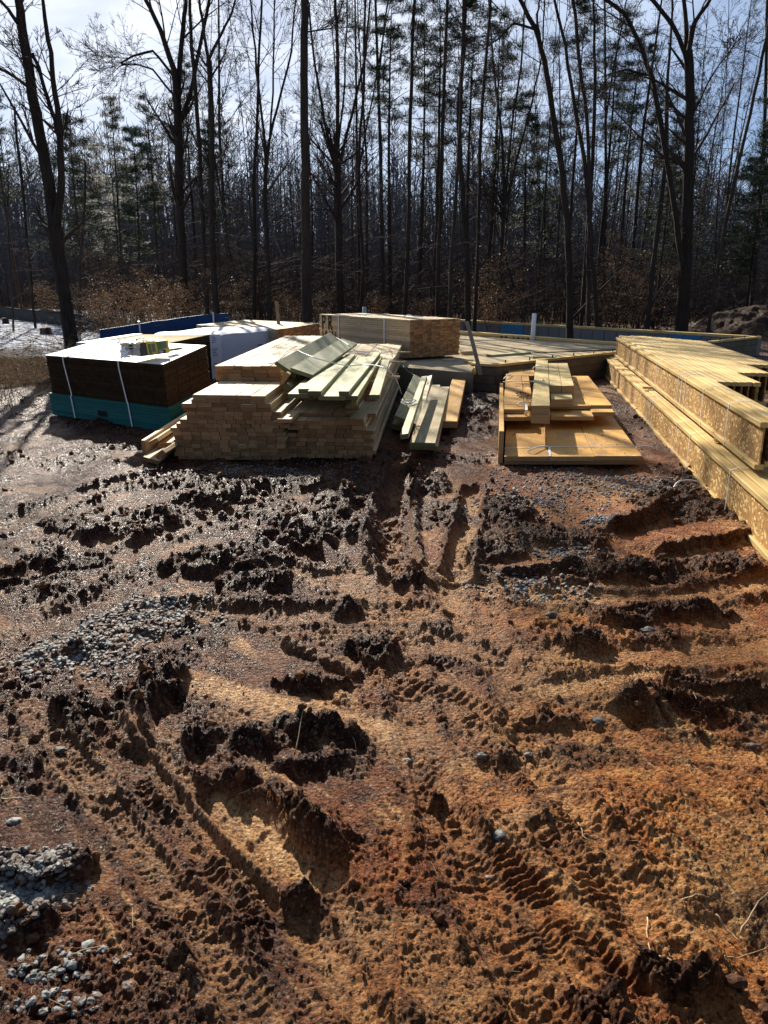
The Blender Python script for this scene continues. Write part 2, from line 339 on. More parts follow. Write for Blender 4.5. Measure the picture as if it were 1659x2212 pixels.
hh = t.math('ADD', t.math('ADD', fine, t.math('MULTIPLY', fine2, .45)), t.math('MULTIPLY', chip, -.55)); hh = t.math('MULTIPLY', hh, t.math('SUBTRACT', 1.0, t.math('MULTIPLY', t.attr('smooth'), .35)))
t.bump(hh, 1.0, .034)
rg = t.ramp(mid, (.3, (.30, .30, .30)), (.7, (.60, .60, .60))); rg = t.math('ADD', rg, t.math('MULTIPLY', t.attr('ochre'), .20)); rg = t.math('SUBTRACT', rg, t.math('MULTIPLY', wetm, .10)); rg = t.math('MAXIMUM', rg, t.math('MULTIPLY', t.attr('litter'), .95))
sp2 = t.math('MULTIPLY', t.math('MULTIPLY', t.math('SUBTRACT', 1.0, t.attr('litter')), t.math('SUBTRACT', 1.0, t.attr('turf'))), .15)
M['soil'] = t.fin(col, rg, .4); t.l(sp2, t.p.inputs['Specular IOR Level'])
# ---------------------------------------------------------------- noise on arrays
_rs = np.random.RandomState(7); _P = _rs.permutation(256); _P = np.concatenate([_P, _P, _P]); _G = np.stack([np.cos(np.arange(256) * 2.399), np.sin(np.arange(256) * 2.399)], 1)
def perlin(x, y, seed=0):
    x = x + seed * 17.31; y = y + seed * 9.77
    xi = np.floor(x).astype(np.int64); yi = np.floor(y).astype(np.int64); xf = x - xi; yf = y - yi
    u = xf * xf * xf * (xf * (xf * 6 - 15) + 10); v = yf * yf * yf * (yf * (yf * 6 - 15) + 10)
    def g(i, j, a, b):
        h = _P[(_P[(xi + i) & 255] + yi + j) & 255]; return _G[h, 0] * a + _G[h, 1] * b
    n00 = g(0, 0, xf, yf); n10 = g(1, 0, xf - 1, yf); n01 = g(0, 1, xf, yf - 1); n11 = g(1, 1, xf - 1, yf - 1)
    return (n00 * (1 - u) + n10 * u) * (1 - v) + (n01 * (1 - u) + n11 * u) * v
def fbm(x, y, o=4, seed=0, g=.5):
    s = 0; a = 1.0
    for k in range(o): s = s + a * perlin(x * 2 ** k, y * 2 ** k, seed + k); a *= g
    return s
def worley(x, y, seed=0):
    x = x + seed * 13.7; y = y + seed * 5.9
    xi = np.floor(x).astype(np.int64); yi = np.floor(y).astype(np.int64); d1 = np.full(x.shape, 9.0); idd = np.zeros(x.shape)
    for i in (-1, 0, 1):
        for j in (-1, 0, 1):
            h = _P[(_P[(xi + i) & 255] + yi + j) & 255]; h2 = _P[h + 91]
            dx = xi + i + .1 + .8 * h / 255. - x; dy = yi + j + .1 + .8 * h2 / 255. - y; d = dx * dx + dy * dy
            m = d < d1; d1 = np.where(m, d, d1); idd = np.where(m, _P[h2 + 33] / 255., idd)
    return np.sqrt(d1), idd
def lumps(x, y, seed=0):
    d, i = worley(x + .35 * perlin(x * 1.7, y * 1.7, seed + 3), y + .35 * perlin(x * 1.7 + 9, y * 1.7, seed + 4), seed)
    return np.sqrt(np.clip(1 - (d / .72) ** 2, 0, 1)) * (.35 + .65 * i)
def sstep(a, b, x):
    t = np.clip((x - a) / (b - a), 0, 1); return t * t * (3 - 2 * t)

# ---------------------------------------------------------------- the ground: wheel marks, ruts, heaps, ledges (traced on the level z=0)
def path(uv): return np.array([[*PZ(u, v, 0)[:2]] for u, v in uv])
# (points, half width, depth, smooth, clod, light, tread period, tread amp, berm)
STROKES = [
 ([(400,1478),(560,1515),(720,1555),(900,1605)], .085, .022, 1.0, 0, 1.0, 0, 0, 0),            # pale scraped band
 ([(468,1722),(540,1775),(610,1835),(690,1900)], .075, -.035, 1.0, 0, 1.0, 0, 0, .0),          # trough with pale floor
 ([(250,1550),(330,1630),(420,1740),(510,1850),(600,1945)], .014, .040, .6, 0, .1, 0, 0, 0),    # sharp tyre ridge
 ([(205,1560),(280,1650),(370,1760),(470,1880),(560,1975)], .045, -.012, .3, 0, .2, .028, .010, 0),
 ([(150,1570),(220,1660),(310,1780),(400,1900)], .010, .018, .3, 0, .0, 0, 0, 0),
 ([(880,1625),(890,1700),(880,1800),(868,1900),(860,2010),(850,2212)], .010, .014, .7, 0, .25, 0, 0, 0),
 ([(925,1650),(955,1720),(960,1760)], .015, .012, .6, 0, .3, 0, 0, 0),
 ([(1020,1060),(1015,1120),(1000,1180),(985,1250)], .075, -.03, .8, 0, .75, 0, 0, .05),
 ([(870,1020),(850,1080),(845,1150),(850,1230)], .12, -.06, .5, 0, .0, .06, .012, .07),
 ([(970,1280),(1000,1340),(1060,1400),(1110,1470)], .10, -.02, .5, 0, .65, 0, 0, .02),
 ([(1090,1420),(1110,1460),(1125,1500)], .04, -.012, .7, 0, .8, .03, .008, .01),
 ([(870,1470),(930,1490),(1000,1540),(1060,1600)], .10, .010, .35, 0, .3, .045, .016, 0),
 ([(1125,1695),(1180,1745),(1230,1800),(1285,1850)], .030, .012, .4, .25, 0, .018, .013, 0),
 ([(900,1700),(980,1790),(1060,1900),(1150,2010),(1260,2150)], .055, -.012, .55, 0, .35, .018, .006, .012),
 ([(1080,1850),(1160,1930),(1250,2020),(1350,2150)], .055, -.008, .3, .1, 0, .026, .014, 0),
 ([(1180,1810),(1300,1940),(1420,2080),(1500,2212)], .045, -.010, .3, .2, 0, .030, .012, .01),
 ([(880,1945),(960,1995),(1060,2070)], .034, -.006, .9, .75, 0, 0, 0, .0),
 ([(1000,1110),(1060,1140),(1140,1160)], .05, 0, .3, .8, 0, 0, 0, 0),
 ([(380,1480),(330,1500),(290,1560),(300,1600)], .06, .05, 0, 1.0, 0, 0, 0, 0),
 ([(400,1090),(520,1120),(640,1180),(700,1230)], .10, -.03, .4, 0, .1, .05, .010, .03),
 ([(0,1420),(150,1340),(330,1250)], .12, -.02, .2, 0, .1, 0, 0, .02),
 ([(1150,1290),(1250,1275),(1330,1290)], .09, -.01, .8, 0, .85, 0, 0, 0),
 ([(1220,1490),(1350,1480),(1500,1500),(1600,1500)], .13, .012, .45, 0, .45, .02, .004, 0),
 ([(1000,1720),(1200,1700),(1450,1710),(1659,1730)], .10, 0, .15, 0, .1, 0, 0, 0),
 ([(620,1400),(680,1420),(740,1440),(770,1460)], .028, .035, .4, .2, .5, .05, .01, 0),
 ([(740,1130),(760,1040),(790,1000)], .05, .05, 0, .9, 0, 0, 0, 0),
 ([(862,1000),(842,1120),(850,1260),(880,1480),(915,1660),(985,1860),(1080,2050),(1200,2300)], .075, -.016, .45, 0, .35, .034, .007, .012),
 ([(1040,1250),(1085,1450),(1150,1640),(1290,1850),(1450,2060),(1580,2260)], .07, -.014, .4, 0, .35, .036, .007, .010),
 ([(160,1420),(250,1545),(420,1740),(600,1945),(700,2070),(800,2240)], .05, -.012, .5, 0, .5, 0, 0, .010),
 ([(60,1520),(160,1640),(280,1800),(420,1990),(560,2200)], .055, -.010, .4, 0, .45, .03, .006, .008),
 ([(980,1255),(1150,1290),(1400,1300),(1700,1260)], .11, -.012, .7, 0, .7, 0, 0, .012), ([(900,1390),(1150,1430),(1400,1420),(1700,1390)], .12, -.012, .6, 0, .55, .05, .005, .010),
 ([(1180,1500),(1400,1475),(1700,1480)], .07, -.008, .8, 0, .8, 0, 0, .006), ([(1100,1600),(1300,1600),(1700,1640)], .07, -.008, .5, 0, .4, .03, .004, .008),
 ([(0,1260),(250,1215),(450,1120),(600,1060)], .11, -.02, .5, 0, .25, .06, .008, .015), ([(0,1140),(200,1060),(420,1010)], .13, -.02, .5, 0, .2, .07, .008, .02), ([(350,1330),(600,1340),(900,1330)], .10, -.012, .5, 0, .45, .05, .006, .01),
 ([(1560,1040),(1480,1100),(1400,1130),(1330,1150)], .05, .03, .3, .6, 0, 0, 0, 0),
]
def _dir(a, b):
    p = path([a, b]); d = p[1] - p[0]; return d / np.hypot(*d)
DIRL = _dir((250, 1550), (600, 1945)); DIRR = _dir((900, 1700), (1260, 2150))
STROKES = [(path(s[0]),) + tuple(s[1:]) for s in STROKES]
# heaps of loose clods: u, v, radius across, radius along, height
HEAPS = [(700,1150,.50,.50,.17),(745,1080,.3,.5,.13),(490,1230,.42,.30,.14),(560,1270,.25,.2,.08),(240,1140,.5,.45,.11),(330,1125,.25,.2,.10),(160,1225,.3,.2,.07),
 (480,1075,.45,.3,.07),(930,1050,.22,.5,.12),(960,1110,.2,.4,.09),(1095,1110,.25,.5,.12),(1075,1200,.2,.3,.11),(1180,1165,.5,.25,.11),(1300,1235,.35,.2,.09),(1400,1240,.3,.2,.07),
 (330,1500,.22,.14,.08),(200,1530,.25,.15,.06),(560,1600,.26,.13,.09),(680,1590,.22,.11,.09),(650,1660,.15,.08,.07),(740,1650,.12,.1,.06),(430,1600,.1,.13,.07),
 (520,1690,.10,.06,.05),(640,1960,.07,.05,.04),(950,1740,.06,.06,.035),(1270,1400,.2,.12,.05),(1330,1350,.3,.1,.06),
 (800,1420,.2,.25,.06),(750,1330,.12,.12,.05),(1560,1230,.3,.2,.09),(1500,1110,.5,.4,.10),(1470,1330,.4,.1,.05),(100,1880,.2,.14,.05),(60,2010,.1,.1,.04),(700,1480,.3,.07,.05),
 (1550,1510,.3,.10,.03),(1450,2120,.14,.1,.05),(1300,2180,.1,.06,.04),(880,1270,.12,.1,.05),(620,1050,.4,.3,.06),(380,1050,.6,.2,.05),(940,900,.5,1.2,.15),(1010,880,.4,1.5,.15),(1300,800,.4,1.5,.2)]
HEAPS = [(*PZ(u, v, 0)[:2], a * (.8 if v > 1300 else 1), b * (.55 if v > 1300 else .85), h * (.42 if v > 1300 else .66)) for u, v, a, b, h in HEAPS]
HOLES = [(1590,2000,.13,.08,.09),(1660,2080,.1,.08,.07),(1420,1575,.28,.05,.05),(430,1640,.05,.1,.07),(300,1620,.06,.08,.05)]
HOLES = [(*PZ(u, v, 0)[:2], a, b, h * .38) for u, v, a, b, h in HOLES]
# ledges: the ground drops on the near side of the line
LEDGES = [([(1290,1545),(1340,1530),(1430,1525),(1510,1548),(1590,1530),(1680,1510)], .045, .25), ([(1290,1160),(1380,1140),(1450,1100),(1500,1070)], .10, .5),
 ([(1390,1200),(1500,1185),(1640,1165),(1700,1160)], .08, .5), ([(560,1690),(620,1740),(690,1800),(760,1860)], .035, .12), ([(1080,1250),(1180,1240),(1270,1235)], .06, .3),
 ([(560,1560),(640,1575),(740,1590),(800,1610)], .05, .12), ([(1290,1330),(1400,1318),(1560,1330)], .04, .3)]
LEDGES = [(path(a), b, c) for a, b, c in LEDGES]
def seg_field(x, y, P):
    best = np.full(x.shape, 1e9); side = np.zeros(x.shape); along = np.zeros(x.shape); acc = 0.0
    for a, b in zip(P[:-1], P[1:]):
        d = b - a; Ln = math.hypot(*d); d = d / Ln; rx = x - a[0]; ry = y - a[1]
        t = np.clip(rx * d[0] + ry * d[1], 0, Ln); qx = rx - d[0] * t; qy = ry - d[1] * t; dd = np.hypot(qx, qy)
        m = dd < best; best = np.where(m, dd, best); side = np.where(m, np.sign(d[0] * ry - d[1] * rx) * dd, side); along = np.where(m, acc + t, along); acc += Ln
    return best, side, along, acc
def ground(x, y, fine=True):
    n = x.shape; h = np.zeros(n); A = {k: np.zeros(n) for k in ('smooth', 'clod', 'ochre', 'snow', 'litter', 'turf')}
    near = sstep(17, 11, y)
    # broad lie of the land
    far = sstep(22, 60, y); h += .035 * fbm(x * .7, y * .7, 3, 1) * sstep(40, 10, y)
    h += -1.2 * sstep(38, 75, y) * sstep(-6, 4, x) + 13.0 * sstep(75, 230, y) - 1.5 * sstep(60, 110, y)
    h += .25 * fbm(x * .12, y * .12, 3, 5) * far
    h += sstep(5, 8, y) * sstep(18, 13, y) * (.018 * lumps(x * 4.5, y * 4.5, 15) + .03 * fbm(x * 3, y * 3, 3, 16))
    left = sstep(-3.6, -5.2, x + .10 * (y - 9)) * sstep(5.5, 9.0, y)
    A['turf'] = left * sstep(11, 12.5, y + 1.2 * fbm(x, y, 3, 11)); h += left * .05 * fbm(x * 2, y * 2, 4, 12)
    A['snow'] = sstep(18, 22, y + 2 * fbm(x * .4, y * .4, 3, 21)) * sstep(52, 46, y) * sstep(-4.0, -6.0, x + .14 * (y - 20)) + .0 * left
    A['snow'] = np.clip(A['snow'], 0, 1)
    A['litter'] = sstep(30, 38, y + .3 * x * (x > 0)) * (1 - A['snow'])
    if not fine: return h, A
    warpx = x + .06 * perlin(x * 5, y * 5, 31); warpy = y + .06 * perlin(x * 5 + 7, y * 5, 32)
    edge = .25 * fbm(x * 6, y * 6, 3, 33)
    smooth = np.zeros(n); clod = np.zeros(n); light = np.zeros(n)
    clod += .8 * sstep(.12, .40, fbm(x * 1.5, y * 1.5, 4, 41) + .10 * sstep(5.5, 8, y) + .08 * sstep(-1, -4, x)) * (y < 15)
    dl, dr = DIRL, DIRR; wgt = sstep(-.25, .15, x + .1 * perlin(x * 2, y * 2, 47))
    sl = x * -dl[1] + y * dl[0]; tl = x * dl[0] + y * dl[1]; sr = x * -dr[1] + y * dr[0]; tr = x * dr[0] + y * dr[1]
    stL = fbm(sl * 16, tl * 1.8, 4, 48, .6); stR = fbm(sr * 16, tr * 1.8, 4, 49, .6); stk = stL * (1 - wgt) + stR * wgt
    smask = sstep(-.15, .2, fbm(x * 1.7, y * 1.7, 2, 50)) * sstep(6.5, 4.5, y)
    h += .014 * stk * smask; light += .9 * sstep(.0, .40, stk) * smask; smooth += .3 * smask
    base_sm = sstep(.02, -.3, fbm(x * 1.2, y * 1.2, 3, 43)) * .45
    smooth = np.maximum(smooth, base_sm); light = np.maximum(light, .55 * sstep(.05, .35, fbm(x * 1.6, y * 1.6, 3, 44) + .12 * sstep(-.8, .6, x) - .15 * sstep(4.5, 6, y)))
    for P, hw, dep, sm, cl, li, per, amp, berm in STROKES:
        R_ = hw * 3 + .15
        m = (x > P[:, 0].min() - R_) & (x < P[:, 0].max() + R_) & (y > P[:, 1].min() - R_) & (y < P[:, 1].max() + R_)
        if not m.any(): continue
        wx, wy = x[m] * .7 + warpx[m] * .3, y[m] * .7 + warpy[m] * .3
        d, sd_, al, tot = seg_field(wx, wy, P); e = d / hw + edge[m] * .6
        k = sstep(1.35, .55, e) if hw > .02 else sstep(1.6, 0.0, e)
        k = k * (1 - .4 * sstep(.05, .4, fbm(wx * 9, wy * 9, 3, 35)))
        end = 1.0
        h[m] += dep * k
        if berm: h[m] += (.16 + .34 * sstep(3.2, 5, y[m])) * berm * np.exp(-((e - 1.35) / .28) ** 2) * (.6 + 1.2 * lumps(wx * 12, wy * 12, 5)); clod[m] = np.maximum(clod[m], (.30 + .55 * sstep(3.2, 5, y[m])) * np.exp(-((e - 1.4) / .3) ** 2))
        if per: h[m] += .9 * amp * k * sstep(-.25, .2, fbm(wx * 6, wy * 6, 3, 36)) * (np.abs(((al + .25 * np.abs(sd_) + .012 * perlin(wx * 20, wy * 20, 37)) / per) % 1.0 - .5) * 4 - 1).clip(-.7, .7)
        h[m] += .004 * k * sm * perlin(sd_ * 90, al * 3, 8)                       # drag lines along the mark
        smooth[m] = np.maximum(smooth[m] * (1 - k * (1 if sm > .5 else .3)), sm * k); clod[m] = clod[m] * (1 - k) + cl * k; light[m] = light[m] * (1 - k) + li * k
    for cx, cy, a, b, hh in HEAPS:
        m = (np.abs(x - cx) < a * 1.7) & (np.abs(y - cy) < b * 1.7)
        if not m.any(): continue
        r = np.hypot((x[m] - cx) / a, (y[m] - cy) / b) + edge[m] * 1.9 + .35 * (1 - lumps(x[m] * 9, y[m] * 9, 52)); k = sstep(1.35, .15, r)
        h[m] += hh * k * (.75 + .5 * fbm(x[m] * 5, y[m] * 5, 3, 51)); clod[m] = np.maximum(clod[m], sstep(.05, .45, k)); smooth[m] *= 1 - sstep(.1, .5, k); light[m] *= 1 - k
    for cx, cy, a, b, hh in HOLES:
        m = (np.abs(x - cx) < a * 1.7) & (np.abs(y - cy) < b * 1.7)
        if not m.any(): continue
        r = np.hypot((x[m] - cx) / a, (y[m] - cy) / b) + edge[m] * .8; h[m] -= hh * sstep(1.3, .2, r)
    for P, dh, wid in LEDGES:
        m = (x > P[:, 0].min() - wid) & (x < P[:, 0].max() + wid) & (y > P[:, 1].min() - wid) & (y < P[:, 1].max() + wid)
        if not m.any(): continue
        d, sd_, al, tot = seg_field(warpx[m], warpy[m], P); en = sstep(0, .12 * tot, al) * sstep(tot, tot * .88, al)
        s_ = sd_ + .03 * edge[m]
        h[m] += dh * .8 * en * (sstep(-.03, .0, s_) * sstep(wid, 0, s_)) ; clod[m] = np.maximum(clod[m], .8 * en * (s_ > -.04) * (s_ < .02))
    clod *= near; smooth = np.clip(smooth, 0, 1) * near
    rough = np.clip((.45 + .45 * sstep(-.3, .3, fbm(x * 2.3, y * 2.3, 3, 69))) + .45 * clod - .75 * smooth, .06, 1.25) * (near * .9 + .1)
    rough = rough * (1 - .42 * sstep(3.6, 5.5, y))
    patchy = sstep(-.25, .35, fbm(x * 3.1, y * 3.1, 3, 68))
    c1 = lumps(x * 7, y * 7, 61); c2 = lumps(x * 17, y * 17, 62); c3 = lumps(x * 41, y * 41, 63)
    h += rough * (.030 * c1 * np.clip(clod + .15, 0, 1) + .020 * c2 * np.clip(clod + .45, 0, 1) + .015 * c3)
    rd = 1 - np.abs(perlin(x * 13, y * 16, 91)) * 2; rd2 = 1 - np.abs(perlin(x * 31 + .4 * rd, y * 38, 92)) * 2
    h += rough * patchy * (.019 * rd * rd + .014 * rd2) + rough * .009 * lumps(x * 85, y * 85, 93) * (y < 6)
    h += rough * .012 * fbm(x * 30, y * 30, 3, 64) + .008 * fbm(x * 6, y * 6, 3, 65) * (1 - .4 * smooth)
    h += .004 * fbm(x * 120, y * 120, 2, 66) * (y < 5)
    # crumbly plates in damp soil
    h += .006 * rough * np.abs(perlin(x * 22, y * 48, 67)) * 2
    A['clod'] = np.clip(clod, 0, 1) * .9; A['smooth'] = np.clip(light, 0, 1) * near
    A['ochre'] = np.clip(sstep(-.55, .95, x / (y * .32 + .6) + .55 * fbm(x * 1.1, y * 1.1, 3, 71) + .35 * sstep(3.0, 1.2, y)), 0, 1) * sstep(9, 5.5, y)
    return h, A
def hgt(x, y):
    a, _ = ground(np.atleast_1d(np.asarray(x, float)), np.atleast_1d(np.asarray(y, float))); return a
def spaced(*seg):
    o = [seg[0][0]]
    for a, b, r in seg:
        while o[-1] < b: o.append(o[-1] * r)
    return np.array(o)
YS = spaced((.75, 2.0, 1.0028), (2.0, 11.5, 1.0030), (11.5, 40, 1.009), (40, 500, 1.04)); YS = np.concatenate([[-3, -1, 0, .4, .6], YS])
tt = np.concatenate([-np.geomspace(4, .62, 60)[:-1], np.linspace(-.62, .62, 860), np.geomspace(.62, 4, 60)[1:]])
TX, YY = np.meshgrid(tt, YS); XX = TX * (np.maximum(YY, 0) * .92 + 1.15) * .88
xf, yf = XX.ravel(), YY.ravel(); hz, AT = ground(xf, yf)
nr, nc = XX.shape; idx = np.arange(nr * nc).reshape(nr, nc)
F = np.stack([idx[:-1, :-1], idx[:-1, 1:], idx[1:, 1:], idx[1:, :-1]], -1).reshape(-1, 4)
g = np_mesh('ground', np.stack([xf, yf, hz], 1), F, M['soil'], True, AT); tag(g, kind='structure')
# a heap of dug earth beyond the foundation
def mound_h(x, y):
    c = sstep(1.0, .15, np.hypot((x - 16.5) / 8.2, (y - 23.5) / 6.0) + .12 * fbm(x * .5, y * .5, 3, 81)); c2 = sstep(1.0, .2, np.hypot((x - 11.9) / 4.4, (y - 25.5) / 3.6) + .15 * fbm(x * .6, y * .6, 3, 82))
    return -.15 + 1.12 * c + .45 * c2 + (.22 * fbm(x * 1.2, y * 1.2, 4, 83) + .10 * lumps(x * 2.4, y * 2.4, 84) + .07 * lumps(x * 5.5, y * 5.5, 85)) * np.clip((c + c2) * 3, 0, 1)
gx, gy = np.meshgrid(np.arange(7.5, 25, .055), np.arange(17.5, 30.5, .055)); hm = mound_h(gx.ravel(), gy.ravel())
wallm = (gx.ravel() < 9.9) & (gy.ravel() < 21); hm = np.where(wallm, -.2, hm)
ii = np.arange(gx.size).reshape(gx.shape); F = np.stack([ii[:-1, :-1], ii[:-1, 1:], ii[1:, 1:], ii[1:, :-1]], -1).reshape(-1, 4)
z0 = np.zeros(gx.size); gm = np_mesh('dirt_mound', np.stack([gx.ravel(), gy.ravel(), hm], 1), F, M['soil'], True, {'clod': z0 + 1.0, 'ochre': z0 + 1.0, 'smooth': z0, 'snow': z0, 'litter': z0, 'turf': z0}); tag(gm, kind='structure')  # clod mask full: backlit shade of the mound put into its soil colour
# ---------------------------------------------------------------- loose material on the ground
def ico():
    p = (1 + 5 ** .5) / 2
    v = np.array([(-1, p, 0), (1, p, 0), (-1, -p, 0), (1, -p, 0), (0, -1, p), (0, 1, p), (0, -1, -p), (0, 1, -p), (p, 0, -1), (p, 0, 1), (-p, 0, -1), (-p, 0, 1)], float); v /= np.linalg.norm(v[0])
    f = [(0, 11, 5), (0, 5, 1), (0, 1, 7), (0, 7, 10), (0, 10, 11), (1, 5, 9), (5, 11, 4), (11, 10, 2), (10, 7, 6), (7, 1, 8), (3, 9, 4), (3, 4, 2), (3, 2, 6), (3, 6, 8), (3, 8, 9), (4, 9, 5), (2, 4, 11), (6, 2, 10), (8, 6, 7), (9, 8, 1)]
    return v, np.array(f)
def sub(v, f):
    c = {}; v = list(map(tuple, v)); nf = []
    def mid(a, b):
        k = (min(a, b), max(a, b))
        if k not in c: q = (np.array(v[a]) + np.array(v[b])); q /= np.linalg.norm(q); c[k] = len(v); v.append(tuple(q))
        return c[k]
    for a, b, d in f:
        x, y, z = mid(a, b), mid(b, d), mid(d, a); nf += [(a, x, z), (b, y, x), (d, z, y), (x, y, z)]
    return np.array(v), np.array(nf)
IV, IF = ico(); IV2, IF2 = sub(IV, IF)
def scatter(name, x, y, size, mat, seed, hi=False, flat=.6, sink=.25, jag=.35, rise=None):
    rs = np.random.RandomState(seed); n = len(x); bv, bf = (IV2, IF2) if hi else (IV, IF); z = hgt(x, y) if rise is None else rise
    k = len(bv); sc = size[:, None, None] * (1 + jag * rs.uniform(-1, 1, (n, k, 1))) * bv[None] * np.stack([rs.uniform(.75, 1.35, n), rs.uniform(.7, 1.2, n), flat * rs.uniform(.7, 1.4, n)], 1)[:, None, :]
    a = rs.uniform(0, 6.28, n); ca, sa = np.cos(a)[:, None], np.sin(a)[:, None]
    tx = rs.uniform(-.5, .5, n)[:, None]
    X = sc[..., 0] * ca - sc[..., 1] * sa; Yv = sc[..., 0] * sa + sc[..., 1] * ca; Zv = sc[..., 2] + X * tx * .6
    V = np.stack([X + x[:, None], Yv + y[:, None], Zv + z[:, None] + size[:, None] * (flat - sink)], -1).reshape(-1, 3)
    Fc = (bf[None] + (np.arange(n) * k)[:, None, None]).reshape(-1, 3)
    o = np_mesh(name, V, Fc, mat, False, None); at = o.data.attributes.new('rnd', 'FLOAT', 'FACE'); at.data.foreach_set('value', np.repeat(rs.uniform(0.01, .99, n), len(bf)).astype(np.float32)); return o
def ellipse(n, u, v, a, b, rs, p=.8):
    c = PZ(u, v, 0); th = rs.uniform(0, 6.28, n); r = rs.uniform(0, 1, n) ** p; return c.x + a * r * np.cos(th), c.y + b * r * np.sin(th)
rs = np.random.RandomState(3)
def patch(spec, lo, hi_, name, seed, **k):
    xs, ys = [], []
    for n, u, v, a, b in spec:
        x, y = ellipse(n, u, v, a, b, rs); xs.append(x); ys.append(y)
    x = np.concatenate(xs); y = np.concatenate(ys); s = rs.uniform(lo, hi_, len(x)) ** 1.0
    return scatter(name, x, y, s, M['stone'], seed, **k)
o = patch([(800, 290, 1345, .28, .28), (430, 180, 1400, .28, .25), (300, 60, 1440, .25, .2), (260, 380, 1340, .3, .28), (150, 240, 1440, .4, .25)], .007, .015, 'gravel', 11, jag=.28, sink=.6); tag(o, 'patch of pale grey gravel pressed into the mud left of centre', kind='stuff')
o = patch([(380, 40, 1900, .16, .13), (160, 100, 1930, .13, .10), (200, 20, 1990, .12, .10), (90, 130, 2120, .2, .12)], .005, .013, 'gravel', 12, jag=.28, hi=True, sink=.4); tag(o, 'grey crushed stone at the lower left edge of the ground', kind='stuff')
o = patch([(900, 1250, 1030, .9, .8), (900, 1420, 1060, .7, .5), (500, 1170, 1090, .6, .5), (350, 1010, 860, .3, .9), (400, 640, 1020, .8, .5), (300, 480, 1025, .8, .4), (250, 1220, 1200, .35, .15), (160, 1300, 1140, .15, .15), (250, 1150, 1270, .4, .2)], .006, .016, 'gravel', 13, jag=.3, sink=.5); tag(o, 'grey gravel scattered in front of the yellow beam stack', kind='stuff')
n = 16000; x = rs.uniform(-3.9, 3.9, n); y = rs.uniform(.9, 9.5, n) ; y = .95 + (y - .9) ** 1.25 * .6
h_, a_ = ground(x, y); k = (rs.uniform(0, 1, n) < a_['clod'] * 1.1 - .02) & (a_['smooth'] < .5)
x, y = x[k], y[k]; s = .004 + .017 * rs.uniform(0, 1, len(x)) ** 3.5 + .0007 * y
o = scatter('soil_clods', x, y, s, M['clod'], 21, hi=True, flat=.8, sink=.3, jag=.28); tag(o, 'dark brown crumbled clods of wet earth on the ruts', kind='stuff')
n = 16000; x = rs.uniform(-2.6, 2.6, n); y = 1.0 + 6 * rs.uniform(0, 1, n) ** 1.6; s = rs.uniform(.002, .0065, n) * rs.uniform(.5, 1, n); k = fbm(x * 2.2, y * 2.2, 3, 95) > rs.uniform(-.1, .5, n); x, y, s = x[k], y[k], s[k]
o = scatter('soil_crumbs', x, y, s, M['clod'], 22, flat=.8, sink=.2); tag(o, 'small crumbs of soil scattered over the clay', kind='stuff')
# stones one can pick out
for i, (u, v, s_, lab) in enumerate([(30, 1760, .018, 'grey rounded stone above the crushed stone at the left edge'), (55, 1850, .020, 'pale stone among the crushed stone at the left edge'), (118, 1880, .030, 'flat grey stone right of the crushed stone patch'),
    (130, 1620, .020, 'half buried grey stone beside the tyre marks on the left'), (1078, 1825, .022, 'flat pale broken stone in the centre right track'), (1040, 1655, .018, 'small white stone near the middle of the track'), (1140, 1640, .012, 'tiny white stone above the tread print'),
    (1060, 1895, .013, 'white pebble left of the tread marks'), (1290, 1570, .024, 'pale flat stone just below the dark ledge'), (1625, 1610, .018, 'pale stone at the right edge below the ledge'), (1400, 1365, .03, 'light stone on the ochre clay at centre right'), (1190, 1345, .03, 'whitish stone in the dark mud right of centre'),
    (1110, 1290, .025, 'grey stone beside the pale scraped patch'), (880, 1640, .014, 'pale stone on top of the narrow mud ridge')]):
    p = PZ(u, v, 0); z = float(hgt(p.x, p.y)[0]); v_, f_ = sub(*sub(IV, IF)); mb = MB(); sx, sy = random.Random(i).uniform(1.0, 1.5), random.Random(i + 50).uniform(.7, 1.0)
    vs = [];
    for q in v_:
        q = Vector(q); d = 1 + .35 * mnoise.noise(q * 1.6 + Vector((i * 3.1, 0, 0))); vs.append((p.x + q.x * d * s_ * sx, p.y + q.y * d * s_ * sy, z + q.z * d * s_ * .55 + s_ * .08))
    mb.add(vs, [list(map(int, f)) for f in f_], 0, .6); tag(mb.build('stone', M['stone']), lab, 'stone', 'loose stones on the mud')
# ---------------------------------------------------------------- timber
ORD = ['first', 'second', 'third', 'fourth', 'fifth', 'sixth', 'seventh', 'eighth', 'ninth', 'tenth', 'eleventh', 'twelfth', 'thirteenth', 'fourteenth', 'fifteenth', 'sixteenth', 'seventeenth', 'eighteenth', 'nineteenth', 'twentieth']
rb = random.Random(5)
def board_mesh(name, wd, L_, th, mats, c=.003, bow=0.0, rnd=0.0, mitre=0.0):
    cs = [(c, 0), (wd - c, 0), (wd, c), (wd, th - c), (wd - c, th), (c, th), (0, th - c), (0, c)]
    ns = 5 if abs(bow) > 0 else 1; vs = []; fs = []; mi = []
    for i in range(ns + 1):
        t_ = i / ns; dz = bow * 4 * t_ * (1 - t_)
        vs += [(x, L_ * t_ + mitre * x, z + dz) for x, z in cs]
    for i in range(ns):
        for k in range(8): fs.append([i * 8 + k, (i + 1) * 8 + k, (i + 1) * 8 + (k + 1) % 8, i * 8 + (k + 1) % 8]); mi.append(0)
    fs.append(list(range(8))); mi.append(1); fs.append([ns * 8 + k for k in range(8)][::-1]); mi.append(1)
    me = bpy.data.meshes.new(name); me.from_pydata(vs, [], [f[::-1] for f in fs]); me.materials.append(mats[0]); me.materials.append(mats[1]); me.polygons.foreach_set('material_index', mi); me.update(); return me
